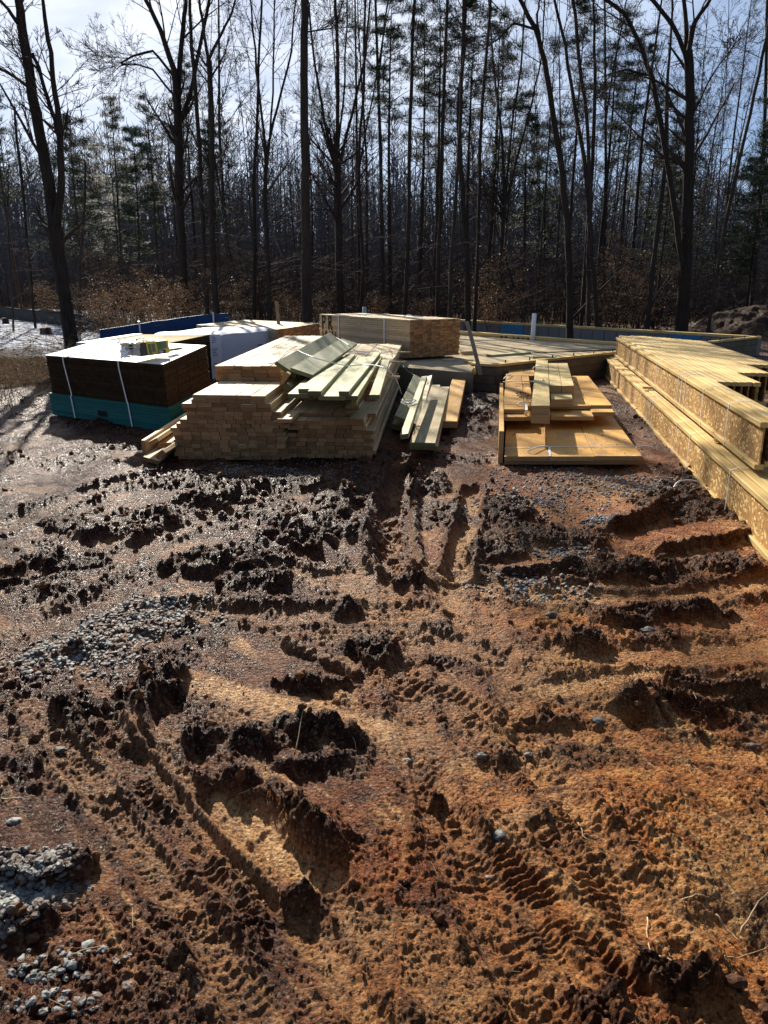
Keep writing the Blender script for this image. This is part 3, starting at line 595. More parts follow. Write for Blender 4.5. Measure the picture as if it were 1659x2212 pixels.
def board(name, O, Yd, wd, L_, th, mats, label, cat='board', group=None, Xd=None, bow=0.0, mitre=0.0):
    """O: near left lower corner, Yd: direction along, Xd: direction across"""
    Yd = Vector(Yd).normalized(); Xd = Vector(Xd) if Xd is not None else Vector((Yd.y, -Yd.x, 0)); Xd = (Xd - Yd * Xd.dot(Yd)).normalized(); Zd = Xd.cross(Yd)
    o = bpy.data.objects.new(name, board_mesh(name, wd, L_, th, mats, bow=bow, mitre=mitre)); COL.objects.link(o)
    mt = Matrix((Xd, Yd, Zd)).transposed().to_4x4(); mt.translation = Vector(O); o.matrix_world = mt
    return tag(o, label, cat, group)
PINE = (M['pine'], M['pine_end']); TRT = (M['treated'], M['treated_end']); TRG = (M['treated_gray'], M['treated_end']); MUD = (M['muddy'], M['treated_end'])
def rowstack(O, az, spec, group, where, tilt=0.0, seed=1):
    """spec rows from the bottom: (z, x0, count, width, thick, y0, length, skip)"""
    r = random.Random(seed); yd = Vector((math.sin(az), math.cos(az), math.tan(tilt))); xd = Vector((math.cos(az), -math.sin(az), 0)); O = Vector(O)
    for ri, (z, x0, n, wd, th, y0, L_, skip) in enumerate(spec):
        x = x0 + r.uniform(-.006, .006)
        for k in range(n):
            if k not in skip:
                y = y0 + r.gauss(0, .010) + (r.uniform(-.05, .03) if r.random() < .08 else 0)
                p = O + xd * x + yd * y + Vector((0, 0, z + r.uniform(0, .0015)))
                d = yd + xd * r.uniform(-.0012, .0012)
                board('pine_board', p, d, wd - r.uniform(.001, .005), L_ + r.uniform(-.04, .04), th - r.uniform(.001, .003), PINE,
                      'pine board end in %s, %s from left in %s row up' % (where, ORD[k], ORD[ri]), 'board', group)
            x += wd + r.uniform(.000, .003)
# left open stack: twelve rows of narrow boards, stepped at the left, then wider boards, then the set-back top tier
A0 = PZ(380, 995, 0); azA = R(3.0); rows = []; z = .015
x0s = [.02, .0, .0, -.01, -.01, .0, -.01, -.03, .03, .07, .14, .14]
for i in range(12):
    n = 12 - (1 if i in (9,) else 2 if i > 9 else 0); rows.append((z, x0s[i], n, .0895, .039, 0.0, 4.3, ())); z += .0390
zt = z
for i in range(4): rows.append((z, .20 if i > 1 else .10, 6 - (1 if i > 1 else 0) , .141, .039, .0 + .005 * i, 4.4, ())); z += .0390
for i in range(4): rows.append((z, .16, 5 if i < 3 else 7, .141 if i < 3 else .099, .040, 1.02 - (.02 * (i == 3)), 4.3, ())); z += .0400
rowstack(A0, azA, rows, 'pine boards in the left lumber stack', 'left lumber stack', R(.5), 2)
zA = z
# middle stack, partly under green treated planks
B0 = Vector((-1.02, 7.22, 0)); azB = R(4.0); rows = []; z = .03
for i in range(7): rows.append((z, (.0, .03, .01, .0, .02, -.01, .02)[i], 10, .0895, .0395, .02 * (i % 2), 4.6, ((0, 1) if i == 6 else ()))); z += .0395
for i in range(2): rows.append((z, .14 - .01 * i, 5 if i == 0 else 5, .141, .041, .03, 4.7, ())); z += .041
rows.append((z, -.07, 7, .141, .039, .25, 4.6, ())); z += .039
for i in range(5): rows.append((z, .02 + .012 * i, 6, .141, .0395, 1.06 + .01 * i, 4.9, ())); z += .0395
rowstack(B0, azB, rows, 'pine boards in the middle lumber stack', 'middle lumber stack', R(.4), 3)
zB = z
dB = Vector((math.sin(azB), math.cos(azB), 0)); rB = Vector((math.cos(azB), -math.sin(azB), 0))
for (ax, ay, az_, ln, lab) in [(.70, -.10, .393, .9, 'short bright pine board poking out at the right front of the middle stack'), (.02, -.14, .393, .5, 'pine board end sticking out above the left front of the middle stack'),
        (.60, .45, .434, .45, 'short pale pine block lying at the right under the treated planks'), (.10, -.03, .308, .3, 'small pine offcut on the left step of the middle stack')]:
    board('pine_offcut', B0 + rB * ax + dB * ay + Vector((0, 0, az_)), dB + rB * rb.uniform(-.03, .03), .138, ln, .038, PINE, lab, 'board', 'loose pine offcuts on the middle stack')
# long loose boards on the far side of the middle stack
# stickers across the middle stack
for k, (yy, x0, ln, lab) in enumerate([(1.42, .10, 1.0, 'thin spacer stick across the middle stack near its front'), (3.1, .05, 1.05, 'thin spacer stick across the middle stack near its middle'), (4.6, .1, 1.0, 'thin spacer stick across the far end of the middle stack')]):
    board('spacer_stick', B0 + rB * x0 + dB * yy + Vector((0, 0, zB + .012)), rB, .04, ln, .024, PINE, lab, 'stick', 'spacer sticks')
def plank(A, B, C, th, wd, mats, lab, name='treated_plank', group='treated planks lying across the middle stack', bow=0.0, L_=None, sink=True):
    """A near left top corner, B near right top corner, C far left top corner (u, v, y)"""
    a, b, c = PY(*A), PY(*B), PY(*C); Yd = (c - a); ln = L_ or Yd.length; Yd.normalize(); Xd = b - a; Xd = (Xd - Yd * Xd.dot(Yd)).normalized(); Zd = Xd.cross(Yd)
    return board(name, a - Zd * th, Yd, wd, ln, th, mats, lab, 'plank', group, Xd, bow)
bx = lambda x, y: (564 + x * .2, 696.7 + y * .2)
def PB(x, y, d): u, v = bx(x, y); return (u, v, d)
zt_ = zB + .036
# lower layer of planks, side by side
def flatplank(ux, vy, z, ux2, vy2, z2, wd, th, mats, lab, **k):
    u, v = bx(ux, vy); a = PZ(u, v, z); u2, v2 = bx(ux2, vy2); c = PZ(u2, v2, z2); Yd = c - a; ln = k.pop('L_', None) or Yd.length; Yd.normalize()
    Xd = Vector((Yd.y, -Yd.x, k.pop('roll', 0))); Zd = Xd.normalized().cross(Yd)
    return board('treated_plank', a - Zd * th, Yd, wd, ln, th, mats, lab, 'plank', 'treated planks lying across the middle stack', Xd)
z1 = zB + .036 + .038
flatplank(285, 770, z1, 900, 250, z1 + .03, .190, .038, TRT, 'lowest greenish plank at the left of the fan of treated planks', L_=3.4)
flatplank(560, 765, z1 + .002, 1010, 240, z1 + .04, .140, .038, TRT, 'greenish plank with dark gap on its left in the fan', L_=3.6)
flatplank(620, 795, z1, 1110, 258, z1 + .03, .235, .036, TRT, 'wide pale plank flat in the middle of the fan of planks', L_=3.5)
flatplank(800, 790, z1 + .002, 1235, 255, z1 + .04, .200, .036, TRT, 'yellowish plank at the right of the flat wide planks', L_=3.5)
flatplank(400, 715, z1 + .040, 830, 395, z1 + .05, .165, .038, TRT, 'plank lying one layer up near the left of the fan', L_=2.6)
flatplank(500, 740, z1 + .045, 1010, 255, z1 + .06, .120, .038, TRT, 'narrow plank lying one layer up beside the dark gap', L_=3.5)
flatplank(838, 742, z1 + .042, 1300, 232, z1 + .08, .090, .038, TRT, 'narrow plank on top with a small tag on its front end', L_=3.6)
flatplank(1168, 780, z1 + .03, 1360, 270, z1 + .07, .092, .038, TRT, 'separate yellow green plank lying askew at the right of the fan', L_=2.9)
flatplank(975, 800, z1 - .02, 1235, 390, z1 + .02, .045, .085, TRT, 'plank standing on edge beside the narrow tagged plank', L_=3.0)
# two wide boards on top
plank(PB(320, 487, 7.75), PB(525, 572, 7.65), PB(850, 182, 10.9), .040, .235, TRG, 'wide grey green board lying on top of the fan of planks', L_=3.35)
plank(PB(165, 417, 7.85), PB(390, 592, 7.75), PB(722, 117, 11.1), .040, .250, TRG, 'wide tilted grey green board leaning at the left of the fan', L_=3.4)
plank(PB(195, 655, 7.75), PB(262, 560, 7.75), PB(560, 400, 9.9), .040, .14, PINE, 'rough brown board end under the tilted grey board', 'pine_offcut', 'loose pine offcuts on the middle stack', L_=2.2)
plank(PB(228, 700, 7.6), PB(275, 660, 7.62), PB(440, 565, 8.9), .06, .07, TRT, 'chamfered pale post end pointing left under the grey boards', 'treated_post', L_=1.9)
# leaning planks on the ground at the right of the stack
qx = lambda x, y, d: (564 + x * .2, 696.7 + y * .2, d)
c2 = lambda x, y: (850 * .6636 + x * 700 / 1659 * .6636, 980 * .6636 + y * 700 / 1659 * .6636)
def gplank(n, z, f, z2, wd, th, mats, lab, roll=0., L_=None, name='treated_plank'):
    a = PZ(*c2(*n), z); c = PZ(*c2(*f), z2); Yd = c - a; ln = L_ or Yd.length; Yd.normalize(); Xd = Vector((Yd.y, -Yd.x, roll)); Zd = Xd.normalized().cross(Yd)
    return board(name, a - Zd * th, Yd, wd, ln, th, mats, lab, 'plank', 'planks lying on the mud beside the middle stack', Xd)
gplank((1145, 1090), .20, (1335, 568), .30, .138, .038, MUD, 'mud stained plank lying left of its stained twin', L_=3.7)
gplank((1232, 1092), .20, (1400, 590), .30, .138, .038, MUD, 'mud stained plank lying right of its stained twin', L_=3.5)
gplank((1145, 1115), .16, (1335, 590), .24, .27, .038, MUD, 'plank hidden under the two stained planks', L_=3.6)
gplank((1375, 925), .17, (1462, 640), .28, .20, .075, (M['lvl'], M['lvl_edge']), 'thick orange brown beam at the right end of the loose planks', L_=2.9, name='laminated_beam')
gplank((1070, 1030), .36, (1250, 545), .52, .075, .045, TRT, 'narrow upright plank edge in front of the dark planks', roll=.15, L_=3.2)
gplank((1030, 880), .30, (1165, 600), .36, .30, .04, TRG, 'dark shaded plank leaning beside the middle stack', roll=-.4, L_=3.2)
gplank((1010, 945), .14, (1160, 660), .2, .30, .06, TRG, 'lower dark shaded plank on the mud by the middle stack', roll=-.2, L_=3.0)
gplank((1190, 860), .20, (1262, 610), .30, .10, .04, MUD, 'narrow stained plank behind the upright plank edge', roll=.3, L_=2.6)
# loose boards at the left foot of the left stack
c3 = lambda x, y: (440 * .6636 + x * 520 / 1659 * .6636, 1050 * .6636 + y * 520 / 1659 * .6636)
def lplank(n, z, f, z2, wd, th, lab, roll=0., L_=None):
    a = PZ(*c3(*n), z); c = PZ(*c3(*f), z2); Yd = c - a; ln = L_ or Yd.length; Yd.normalize(); Xd = Vector((Yd.y, -Yd.x, roll)); Zd = Xd.normalized().cross(Yd)
    return board('pine_plank', a - Zd * th, Yd, wd, ln, th, PINE, lab, 'plank', 'loose pine planks at the left foot of the stack', Xd)
lplank((60, 1222), .21, (400, 1010), .24, .04, .20, 'pine plank standing on edge, farthest left of the stack', L_=3.4)
lplank((130, 1245), .20, (440, 1040), .20, .10, .04, 'tilted pine plank in the middle of the loose planks', roll=.5, L_=3.0)
lplank((228, 1262), .15, (440, 1110), .16, .14, .04, 'pine plank lying against the foot of the stack', roll=.15, L_=3.0)
lplank((82, 1392), .10, (235, 1275), .10, .15, .038, 'short pale pine plank lowest on the mud', L_=1.8, roll=-.3)
lplank((210, 1395), .12, (420, 1262), .12, .10, .04, 'pine plank tilted towards the camera beside the stack foot', L_=2.6, roll=.9)
# ---------------------------------------------------------------- straps and scraps
def strap_thing(name, pts, wd, width, nrm, mat, label, cat='strap', group=None, th=.002):
    mb = MB(); mb.ribbon(pts, wd, width, nrm, th); return tag(mb.build(name, mat), label, cat, group)
def cable(name, pts, r, mat, label, cat='strap', group=None):
    return tag(MB().tube(pts, r, 5).build(name, mat, None, True), label, cat, group)
def smoothp(P, n=6):
    P = [Vector(p) for p in P]; o = []
    for i in range(len(P) - 1):
        p0, p1, p2, p3 = P[max(i - 1, 0)], P[i], P[i + 1], P[min(i + 2, len(P) - 1)]
        for k in range(n):
            t_ = k / n; o.append(.5 * ((2 * p1) + (p2 - p0) * t_ + (2 * p0 - 5 * p1 + 4 * p2 - p3) * t_ * t_ + (3 * p1 - p0 - 3 * p2 + p3) * t_ ** 3))
    o.append(P[-1]); return o
zs = z1 + .15
pp = [PZ(*bx(390, 300), zs + .06), PZ(*bx(560, 375), zs + .03), PZ(*bx(760, 430), zs - .03), PZ(*bx(930, 465), z1 + .06), PZ(*bx(1120, 455), z1 + .06), PZ(*bx(1290, 475), z1 + .08), PZ(*bx(1400, 540), z1 + .02), PZ(*bx(1470, 640), zB - .1), PZ(*bx(1520, 780), .3)]
cable('loose_strap', smoothp(pp), .006, M['strap'], 'thin pale strap lying slack across the treated planks')
pp = [PZ(*bx(790, 150), zs + .05), PZ(*bx(940, 240), zs + .04), PZ(*bx(1060, 330), z1 + .06), PZ(*bx(1250, 300), z1 + .08), PZ(*bx(1310, 330), z1 + .08), PZ(*bx(1420, 300), z1 + .03)]
cable('loose_strap', smoothp(pp), .006, M['strap'], 'thin pale strap across the far end of the treated planks')
pp = [PZ(*bx(0, 435), zA + .01), PZ(*bx(150, 430), zA + .015), PZ(*bx(300, 290), zA + .05), PZ(*bx(420, 250), zA + .07), PZ(*bx(500, 290), zA + .08)]
cable('loose_strap', smoothp(pp), .006, M['strap'], 'pale strap curling over the top of the left stack')
pp = [PZ(*bx(1380, 290), z1 + .05), PZ(*bx(1440, 350), .6), PZ(*bx(1560, 500), .45), PZ(*bx(1640, 560), .35), PZ(*c2(1290, 640), .32)]
cable('green_strap', smoothp(pp), .006, M['cord_green'], 'thin green strap trailing down right of the middle stack')
pp = [PZ(*c2(1080, 760), .42), PZ(*c2(1140, 790), .44), PZ(*c2(1195, 765), .46), PZ(*c2(1120, 765), .47)]
cable('loose_strap', smoothp(pp), .007, M['strap'], 'short pale strap knotted round the upright plank edge')
# ---------------------------------------------------------------- laminated beams (yellow brown stack right of centre)
a2 = lambda x, y: (1600 * .6636 + x * 520 / 1659 * .6636, 1140 * .6636 + y * 520 / 1659 * .6636)
def beam(xl, xr, yf, z, th, ln, lab, mats=None, name='laminated_beam', bk=None, skew=0.0, grp='laminated beams stacked on the mud'):
    """front edge from xl to xr at row yf (top edge level z)"""
    a = PZ(*a2(xl, yf), z); b = PZ(*a2(xr, yf), z); b.y = a.y
    skew = .202 if name == 'strand_beam' else .163; cs_ = math.cos(math.atan(skew)); return board(name, a - Vector((0, 0, th)), Vector((skew, 1, 0)), (b - a).length * cs_ - .003, ln, th - .003, mats or (M['lvl'], M['lvl_edge']), lab, 'beam', grp, mitre=skew)
# axis of the veneer grain runs across the short way in the photograph
zl = .13
beam(135, 600, 1100, zl, .045, 3.4, 'lowest wide orange beam at the left of the stack', skew=-.0)
beam(600, 1075, 1100, zl, .045, 3.5, 'lowest wide orange beam in the middle, crossed by shadow', skew=.0)
beam(1075, 1570, 1095, zl, .045, 3.3, 'lowest wide orange beam at the right of the stack', skew=.0)
beam(135, 640, 1137, zl - .046, .045, 3.4, 'bottom beam under the lowest left panel'); beam(640, 1560, 1137, zl - .046, .045, 3.4, 'bottom beam under the lowest right panel')
beam(130, 352, 690, .27, .045, 3.0, 'second layer beam at the left, its front just showing'); beam(352, 418, 688, .27, .045, 3.0, 'narrow second layer beam left of the top beam')
beam(620, 1068, 685, .27, .045, 3.2, 'second layer beam in shade under the short block'); beam(1045, 1283, 640, .285, .045, 3.3, 'second layer beam lit along its front at the right')
beam(122, 345, 610, .32, .045, 3.5, 'stained third layer beam at the far left'); beam(345, 440, 575, .32, .045, 3.5, 'narrow third layer beam beside the dark stain')
beam(612, 1022, 572, .32, .045, 3.3, 'third layer beam half in shadow right of the top beam'); beam(1025, 1255, 568, .32, .045, 2.9, 'third layer beam with straight bright grain at the right')
beam(175, 340, 262, .325, .04, 1.6, 'reddish beam end showing at the far left back'); beam(342, 460, 262, .325, .04, 1.6, 'reddish beam end beside it at the back')
# edge-standing beam at the left
a = PZ(*a2(80, 840), .33); board('laminated_beam', (a.x, a.y, .02), (.148, 1, 0), .045, 3.6, .31, (M['lvl'], M['lvl_edge']), 'beam standing on edge along the left side of the stack', 'beam', 'laminated beams stacked on the mud')
LS = (M['lsl'], M['lvl_edge'])
beam(415, 612, 572, .50, .088, 4.7, 'top strand beam, the long one reaching back to the slab', LS, 'strand_beam', grp='strand beams on top of the beam stack')
a = PZ(*a2(415, 572), .50); board('strand_beam', (a.x + .004, a.y + .006, .322), (.202, 1, 0), .183, 4.6, .088, LS, 'strand beam directly under the long top beam', 'beam', 'strand beams on top of the beam stack')
beam(605, 730, 366, .50, .09, 2.7, 'shorter strand beam right of the long top beam', LS, 'strand_beam', grp='strand beams on top of the beam stack'); beam(732, 860, 366, .50, .09, 2.7, 'outermost right strand beam on the top layer', LS, 'strand_beam', grp='strand beams on top of the beam stack')
beam(605, 730, 440, .41, .085, 2.7, 'strand beam below the shorter top strand beam', LS, 'strand_beam', grp='strand beams on top of the beam stack'); beam(732, 855, 440, .41, .085, 2.7, 'strand beam below the outermost top strand beam', LS, 'strand_beam', grp='strand beams on top of the beam stack')
beam(618, 848, 507, .41, .088, 1.35, 'short bright block under the right strand beams', LS, 'strand_beam', grp='strand beams on top of the beam stack')
# dunnage under the stack, scraps of strap
a = PZ(*a2(200, 1150), .0); board('wood_bearer', (a.x, a.y + .25, .0), (1, 0, 0), .09, 1.1, .045, PINE, 'wooden bearer under the beam stack', 'bearer', None, Xd=(0, -1, 0))
p = lambda x, y, z: PZ(*a2(x, y), z)
strap_thing('beam_strap', [p(137, 1018, zl + .003), p(580, 1002, zl + .004), p(1490, 996, zl + .003)], (0, 1, 0), .012, (0, 0, 1), M['strap'], 'white strap stretched across the lowest beams')
strap_thing('loose_strap', [p(600, 1000, zl + .004), p(606, 1098, zl + .004), p(624, 1140, zl - .07)], (1, 0, 0), .020, (0, -1, .1), M['strap'], 'white strap hanging over the front of the lowest beams')
cable('loose_strap', smoothp([p(590, 1000, zl + .01), p(500, 1000, zl + .03), p(420, 1028, zl + .035), p(370, 1045, zl + .01)]), .008, M['strap'], 'curled white strap end on the lowest beams')
cable('loose_strap', smoothp([p(270, 570, .33), p(300, 545, .35), p(350, 535, .36), p(410, 545, .33)]), .010, M['strap'], 'curled white strap end left of the top beam')
strap_thing('loose_strap', [p(358, 560, .345), p(362, 620, .335), p(352, 665, .275)], (1, 0, 0), .03, (0, -1, .1), M['strap'], 'short white strap tail hanging left of the top beam')
strap_thing('loose_strap', [p(120, 555, .326), p(440, 545, .326), ], (0, 1, 0), .010, (0, 0, 1), M['strap'], 'white strap across the third layer at the left')
strap_thing('loose_strap', [p(848, 530, .326), p(1010, 532, .326)], (0, 1, 0), .010, (0, 0, 1), M['strap'], 'white strap across the third layer in shadow')
strap_thing('loose_strap', [p(440, 312, .504), p(860, 310, .504)], (0, 1, 0), .012, (0, 0, 1), M['strap'], 'white strap crossing the top strand beams in the middle')
strap_thing('loose_strap', [p(460, 165, .504), p(800, 168, .504)], (0, 1, 0), .012, (0, 0, 1), M['strap'], 'white strap crossing the far end of the top strand beams')
cable('loose_strap', smoothp([p(120, 330, .34), p(250, 320, .36), p(430, 325, .35), p(450, 310, .4), p(540, 306, .52)]), .008, M['strap'], 'twisted white strap lying across the back left beams')
cable('loose_strap', smoothp([p(125, 300, .33), p(160, 265, .36), p(205, 252, .34)]), .008, M['strap'], 'small white strap end near the back left corner')
cable('loose_strap', smoothp([p(428, 195, .40), p(450, 170, .5), p(520, 165, .52)]), .008, M['strap'], 'white strap end curling off the long top beam')
rs = np.random.RandomState(31)
def crumbs(u, v, z, a, b, n, s0, s1, lab, seed):
    c_ = PZ(*a2(u, v), z); th = rs.uniform(0, 6.28, n); rr_ = rs.uniform(0, 1, n) ** .7; x, y = c_.x + a * rr_ * np.cos(th), c_.y + b * rr_ * np.sin(th)
    tag(scatter('mud_crumbs', x, y, rs.uniform(s0, s1, n), M['clod'], seed, flat=.35, sink=.1, rise=np.full(n, z)), lab, kind='stuff')
crumbs(350, 480, .32, .09, .45, 260, .003, .011, 'dark dried mud on the third layer beam left of the top beam', 61); crumbs(330, 372, .32, .16, .18, 90, .003, .009, 'dark dried mud on the back left beams', 62)
crumbs(250, 850, .13, .12, .5, 26, .003, .008, 'specks of mud on the lowest left beam', 63); crumbs(1250, 950, .13, .25, .6, 24, .003, .009, 'specks of mud on the lowest right beam', 64)
# ---------------------------------------------------------------- I-joists
OSB = M['osb']
def joist(name, O, d, ln, h, label, group, fl=.063, lab2=None):
    d = Vector(d).normalized(); x = Vector((d.y, -d.x, 0)).normalized(); O = Vector(O); n = x.cross(d)
    root = thing(name, O, label, 'joist', group); root.matrix_world = Matrix((x, d, n)).transposed().to_4x4() @ Matrix(); root.location = O
    root.rotation_euler = Matrix((x, d, n)).transposed().to_euler()
    def pt(nm, wd, th, x0, z0, mats, jit=0.0):
        o = bpy.data.objects.new(nm, board_mesh(nm, wd, ln - jit, th, mats, c=.003 if th > .02 else .001)); COL.objects.link(o); o.parent = root; o.location = (x0, jit, z0); return o
    pt('bottom_flange', fl, .038, 0, 0, (M['flange'], M['flange'])); pt('top_flange', fl, .038, 0, h - .038, (M['flange'], M['flange']))
    wb = bpy.data.objects.new('web', MB().box((fl / 2 - .005, .001, .036), (.010, 0, 0), (0, ln - .002, 0), (0, 0, h - .072)).build('web', OSB).data)
    bpy.data.objects.remove(bpy.data.objects['web']) if False else None
    return root, wb
def joist2(O, d, ln, h, label, group, fl=.063):
    d = Vector(d).normalized(); x = Vector((d.y, -d.x, 0)).normalized(); n = x.cross(d)
    root = thing('wooden_joist', O, label, 'joist', group, Matrix((x, d, n)).transposed().to_euler())
    def pt(nm, me, loc):
        o = bpy.data.objects.new(nm, me); COL.objects.link(o); o.parent = root; o.location = loc; return o
    fm = board_mesh('flange', fl, ln, .038, (M['flange'], M['flange'])); pt('bottom_flange', fm, (0, 0, 0)); pt('top_flange', fm, (0, 0, h - .038))
    me = bpy.data.meshes.new('web'); y1 = ln; a, b = fl / 2 - .0055, fl / 2 + .0055; z0, z_1 = .037, h - .037
    me.from_pydata([(a, 0, z0), (b, 0, z0), (b, y1, z0), (a, y1, z0), (a, 0, z_1), (b, 0, z_1), (b, y1, z_1), (a, y1, z_1)], [], [(3, 2, 1, 0), (4, 5, 6, 7), (0, 1, 5, 4), (1, 2, 6, 5), (2, 3, 7, 6), (3, 0, 4, 7)]); me.materials.append(OSB); me.update()
    pt('web', me, (0, 0, 0))
    return root
Jf = PZ(1296, 805, .0); Jn = PZ(1659, 1222, .0); dJ = (Jn - Jf); LJ = dJ.length; dJ.normalize(); near = Jf + dJ * (LJ + 1.7); dU = (Jf - near).normalized(); LT = (Jf - near).length
up_ = (.335 - .305) / LT; xJ = Vector((dU.y, -dU.x, 0)); HJ = .335
gl = 'wooden joists of the lower bundle'; gu = 'wooden joists of the upper bundle'
jr = random.Random(9)
for k in range(17):
    ys = 0.0 if k < 9 else (4.4 if k < 12 else 5.3); off = near + xJ * (.0655 * k + (.0 if k == 0 else .004)) + dU * (ys + jr.uniform(-.015, .015)); off.z = .012 + (.0 if k == 0 else .012)
    joist2(off, dU, LT - ys + (jr.uniform(-.03, .03) if k else 0), HJ, 'joist of the lower bundle, %s from its left side' % ORD[k] + (', its flaked web in full sun' if k == 0 else ''), gl)
nU = PZ(1630, 1009, .42); fU = PZ(1326, 769, .40); dV = (fU - nU).normalized(); dV.z = 0; dV.normalize(); LU = (fU - nU).length; xV = Vector((dV.y, -dV.x, 0))
for k in range(19):
    ys = 0.0 if k < 3 else (2.15 if k < 9 else (3.0 if k < 14 else 3.9)); bk = 0.0 if k < 8 else .35 * (k - 7) * .35
    off = nU + xV * (.0655 * k) + dV * (ys + jr.uniform(-.012, .012)); off.z = .400 + (0 if k == 0 else .022)
    joist2(off, dV, LU - ys - bk * .8 + jr.uniform(-.05, .03), .335, 'joist of the upper bundle, %s from its left side' % ORD[k] + (', its flaked web in full sun' if k == 0 else ''), gu)
for i, s_ in enumerate((1.2, 4.6, 7.4)):
    q = nU + dV * s_ - xV * .10 * (i == 1) + Vector((0, 0, -.049)); board('wood_bearer', (q.x, q.y, .3725), xV, .08, .42 if i == 0 else 1.15, .025, PINE, 'bearer between the two joist bundles, %s from the near end' % ORD[i], 'bearer', 'bearers between the joist bundles')
def jstrap(base, d, x, s_, z0, h, lab, over=.35, sl=.0):
    b = base + d * s_; o = -.004
    P = [Vector((b.x, b.y, 0)) + x * o + Vector((0, 0, z0 + .002)) - d * sl * .5, Vector((b.x, b.y, 0)) + x * o + Vector((0, 0, z0 + h + .001)), Vector((b.x, b.y, 0)) + x * .055 + Vector((0, 0, z0 + h + .026)) , Vector((b.x, b.y, 0)) + x * over + Vector((0, 0, z0 + h + .026))]
    mb = MB(); wd = d * .5; W_ = .011
    mb.ribbon(P[:2], d, W_, -x, .002); mb.ribbon(P[1:3], d, W_, (0, 0, 1), .002); mb.ribbon(P[2:], d, W_, (0, 0, 1), .002)
    tag(mb.build('joist_strap', M['strap']), lab, 'strap', 'white straps round the joist bundles')
for i, s_ in enumerate((2.75, 4.15, 4.75, 6.2, 6.35, 6.55, 7.6, 9.2, 10.4)): jstrap(near, dU, xJ, s_, .012, HJ, 'white strap round the lower joist bundle, %s from the near end' % ORD[i], .12, .02 * (i % 3))
for i, s_ in enumerate((.85, 1.75, 2.55, 2.72, 2.9, 4.3, 5.9, 6.6)): jstrap(nU, dV, xV, s_, .400, .335, 'white strap round the upper joist bundle, %s from the near end' % ORD[i], .16, .02 * (i % 3))
q = PZ(1600, 1455 * .6636 + 0, 0)
for uv, lab in (((1385, 971), 'white strap end lying in the mud beside the joists'), ((1500 * 1.0 - 15, 1047), 'small white strap end poking out below the joists')):
    c_ = PZ(uv[0] if uv[0] < 1450 else 1478, uv[1] if uv[0] < 1450 else 1046, .03); cable('loose_strap', smoothp([c_ + Vector((-.11, -.05, -.02)), c_ + Vector((-.05, 0, .02)), c_ + Vector((.03, .02, .03)), c_ + Vector((.12, .02, .02))]), .007, M['strap'], lab)
# ---------------------------------------------------------------- dark board pile at the left
def quad(us, z): return [PZ(u, v, z) for u, v in us]
F_ = PZ(370, 937, 0); L0 = PZ(120, 903, 0) ; F0 = Vector((F_.x, F_.y, 0)); L1 = Vector((L0.x, L0.y, 0)); Rv = Vector((.10, 1.85, 0)); Lv = L1 - F0
tF = PY(352, 788, F0.y); tL = PY(98, 768, L1.y); tR = PZ(445, 747, .86)
root = thing('board_pile', F0, 'strapped pile of dark brown boards with white top sheet on green boards', 'board pile')
base = [F0, F0 + Rv, L1 + Rv, L1]
g0, g1 = .02, PY(375, 858, F0.y).z
def lerp(a, b, t_): return a + (b - a) * t_
bot = [p_ + Vector((0, 0, .02)) for p_ in base]; bot[2].z += .03; bot[3].z += .03
top = [Vector((tF.x, tF.y, tF.z)), Vector((tR.x, tR.y, tR.z + .0)), Vector((tL.x + (tR - tF).x, tL.y + (tR - tF).y, .86)), Vector((tL.x, tL.y, tL.z))]
def level(t_, grow=0.0):
    q = [lerp(b_, t2, t_) for b_, t2 in zip(bot, top)]; c = sum(q, Vector()) / 4
    return [p_ + (p_ - c).normalized() * grow for p_ in q]
mb = MB(); ng = 8; tg = .37
for i in range(ng): q = level(tg * i / ng, .035 + rb.uniform(-.004, .004)); q2 = level(tg * (i + .93) / ng, .035); mb.prism([q[0], q[1], q[2], q[3]], 0.0, 0, rb.uniform(.4, .7), top=q2)
mb.build('green_boards', M['green'], root)
mb = MB(); nb = 44
for i in range(nb):
    t0_, t1_ = tg + (1 - tg) * i / nb + .002, tg + (1 - tg) * (i + .82) / nb; gr_ = rb.uniform(-.006, .004) + (.02 if 38 < i < 40 else 0); q = level(t0_, gr_); q2 = level(t1_, gr_); sh = Vector((rb.uniform(-.004, .004), rb.uniform(-.004, .004), 0))
    # four sheets side by side along the right face
    for k in range(4):
        a0, a1 = k / 4 + .003, (k + 1) / 4 - .003; o_ = Vector((rb.uniform(-.003, .003), 0, 0)) + sh
        b4 = [lerp(q[0], q[1], a0) + o_, lerp(q[0], q[1], a1) + o_, lerp(q[3], q[2], a1) + o_, lerp(q[3], q[2], a0) + o_]; t4 = [lerp(q2[0], q2[1], a0) + o_, lerp(q2[0], q2[1], a1) + o_, lerp(q2[3], q2[2], a1) + o_, lerp(q2[3], q2[2], a0) + o_]
        mb.prism(b4, 0, 0, rb.uniform(.05, .95), top=t4)
mb.build('brown_boards', M['brown'], root)
q = level(1.0, .004); MB().prism(q, .006).build('top_sheet', M['white_sheet'], root)
def facept(a_, b_, s_, t_, out=.012): # on face from corner a_ to b_
    l = level(t_, .002 if t_ > tg else .037); p_ = lerp(l[a_], l[b_], s_); n_ = (l[b_] - l[a_]).cross(Vector((0, 0, 1))).normalized(); c = sum(l, Vector()) / 4
    if (p_ - c).dot(n_) < 0: n_ = -n_
    return p_ + n_ * out
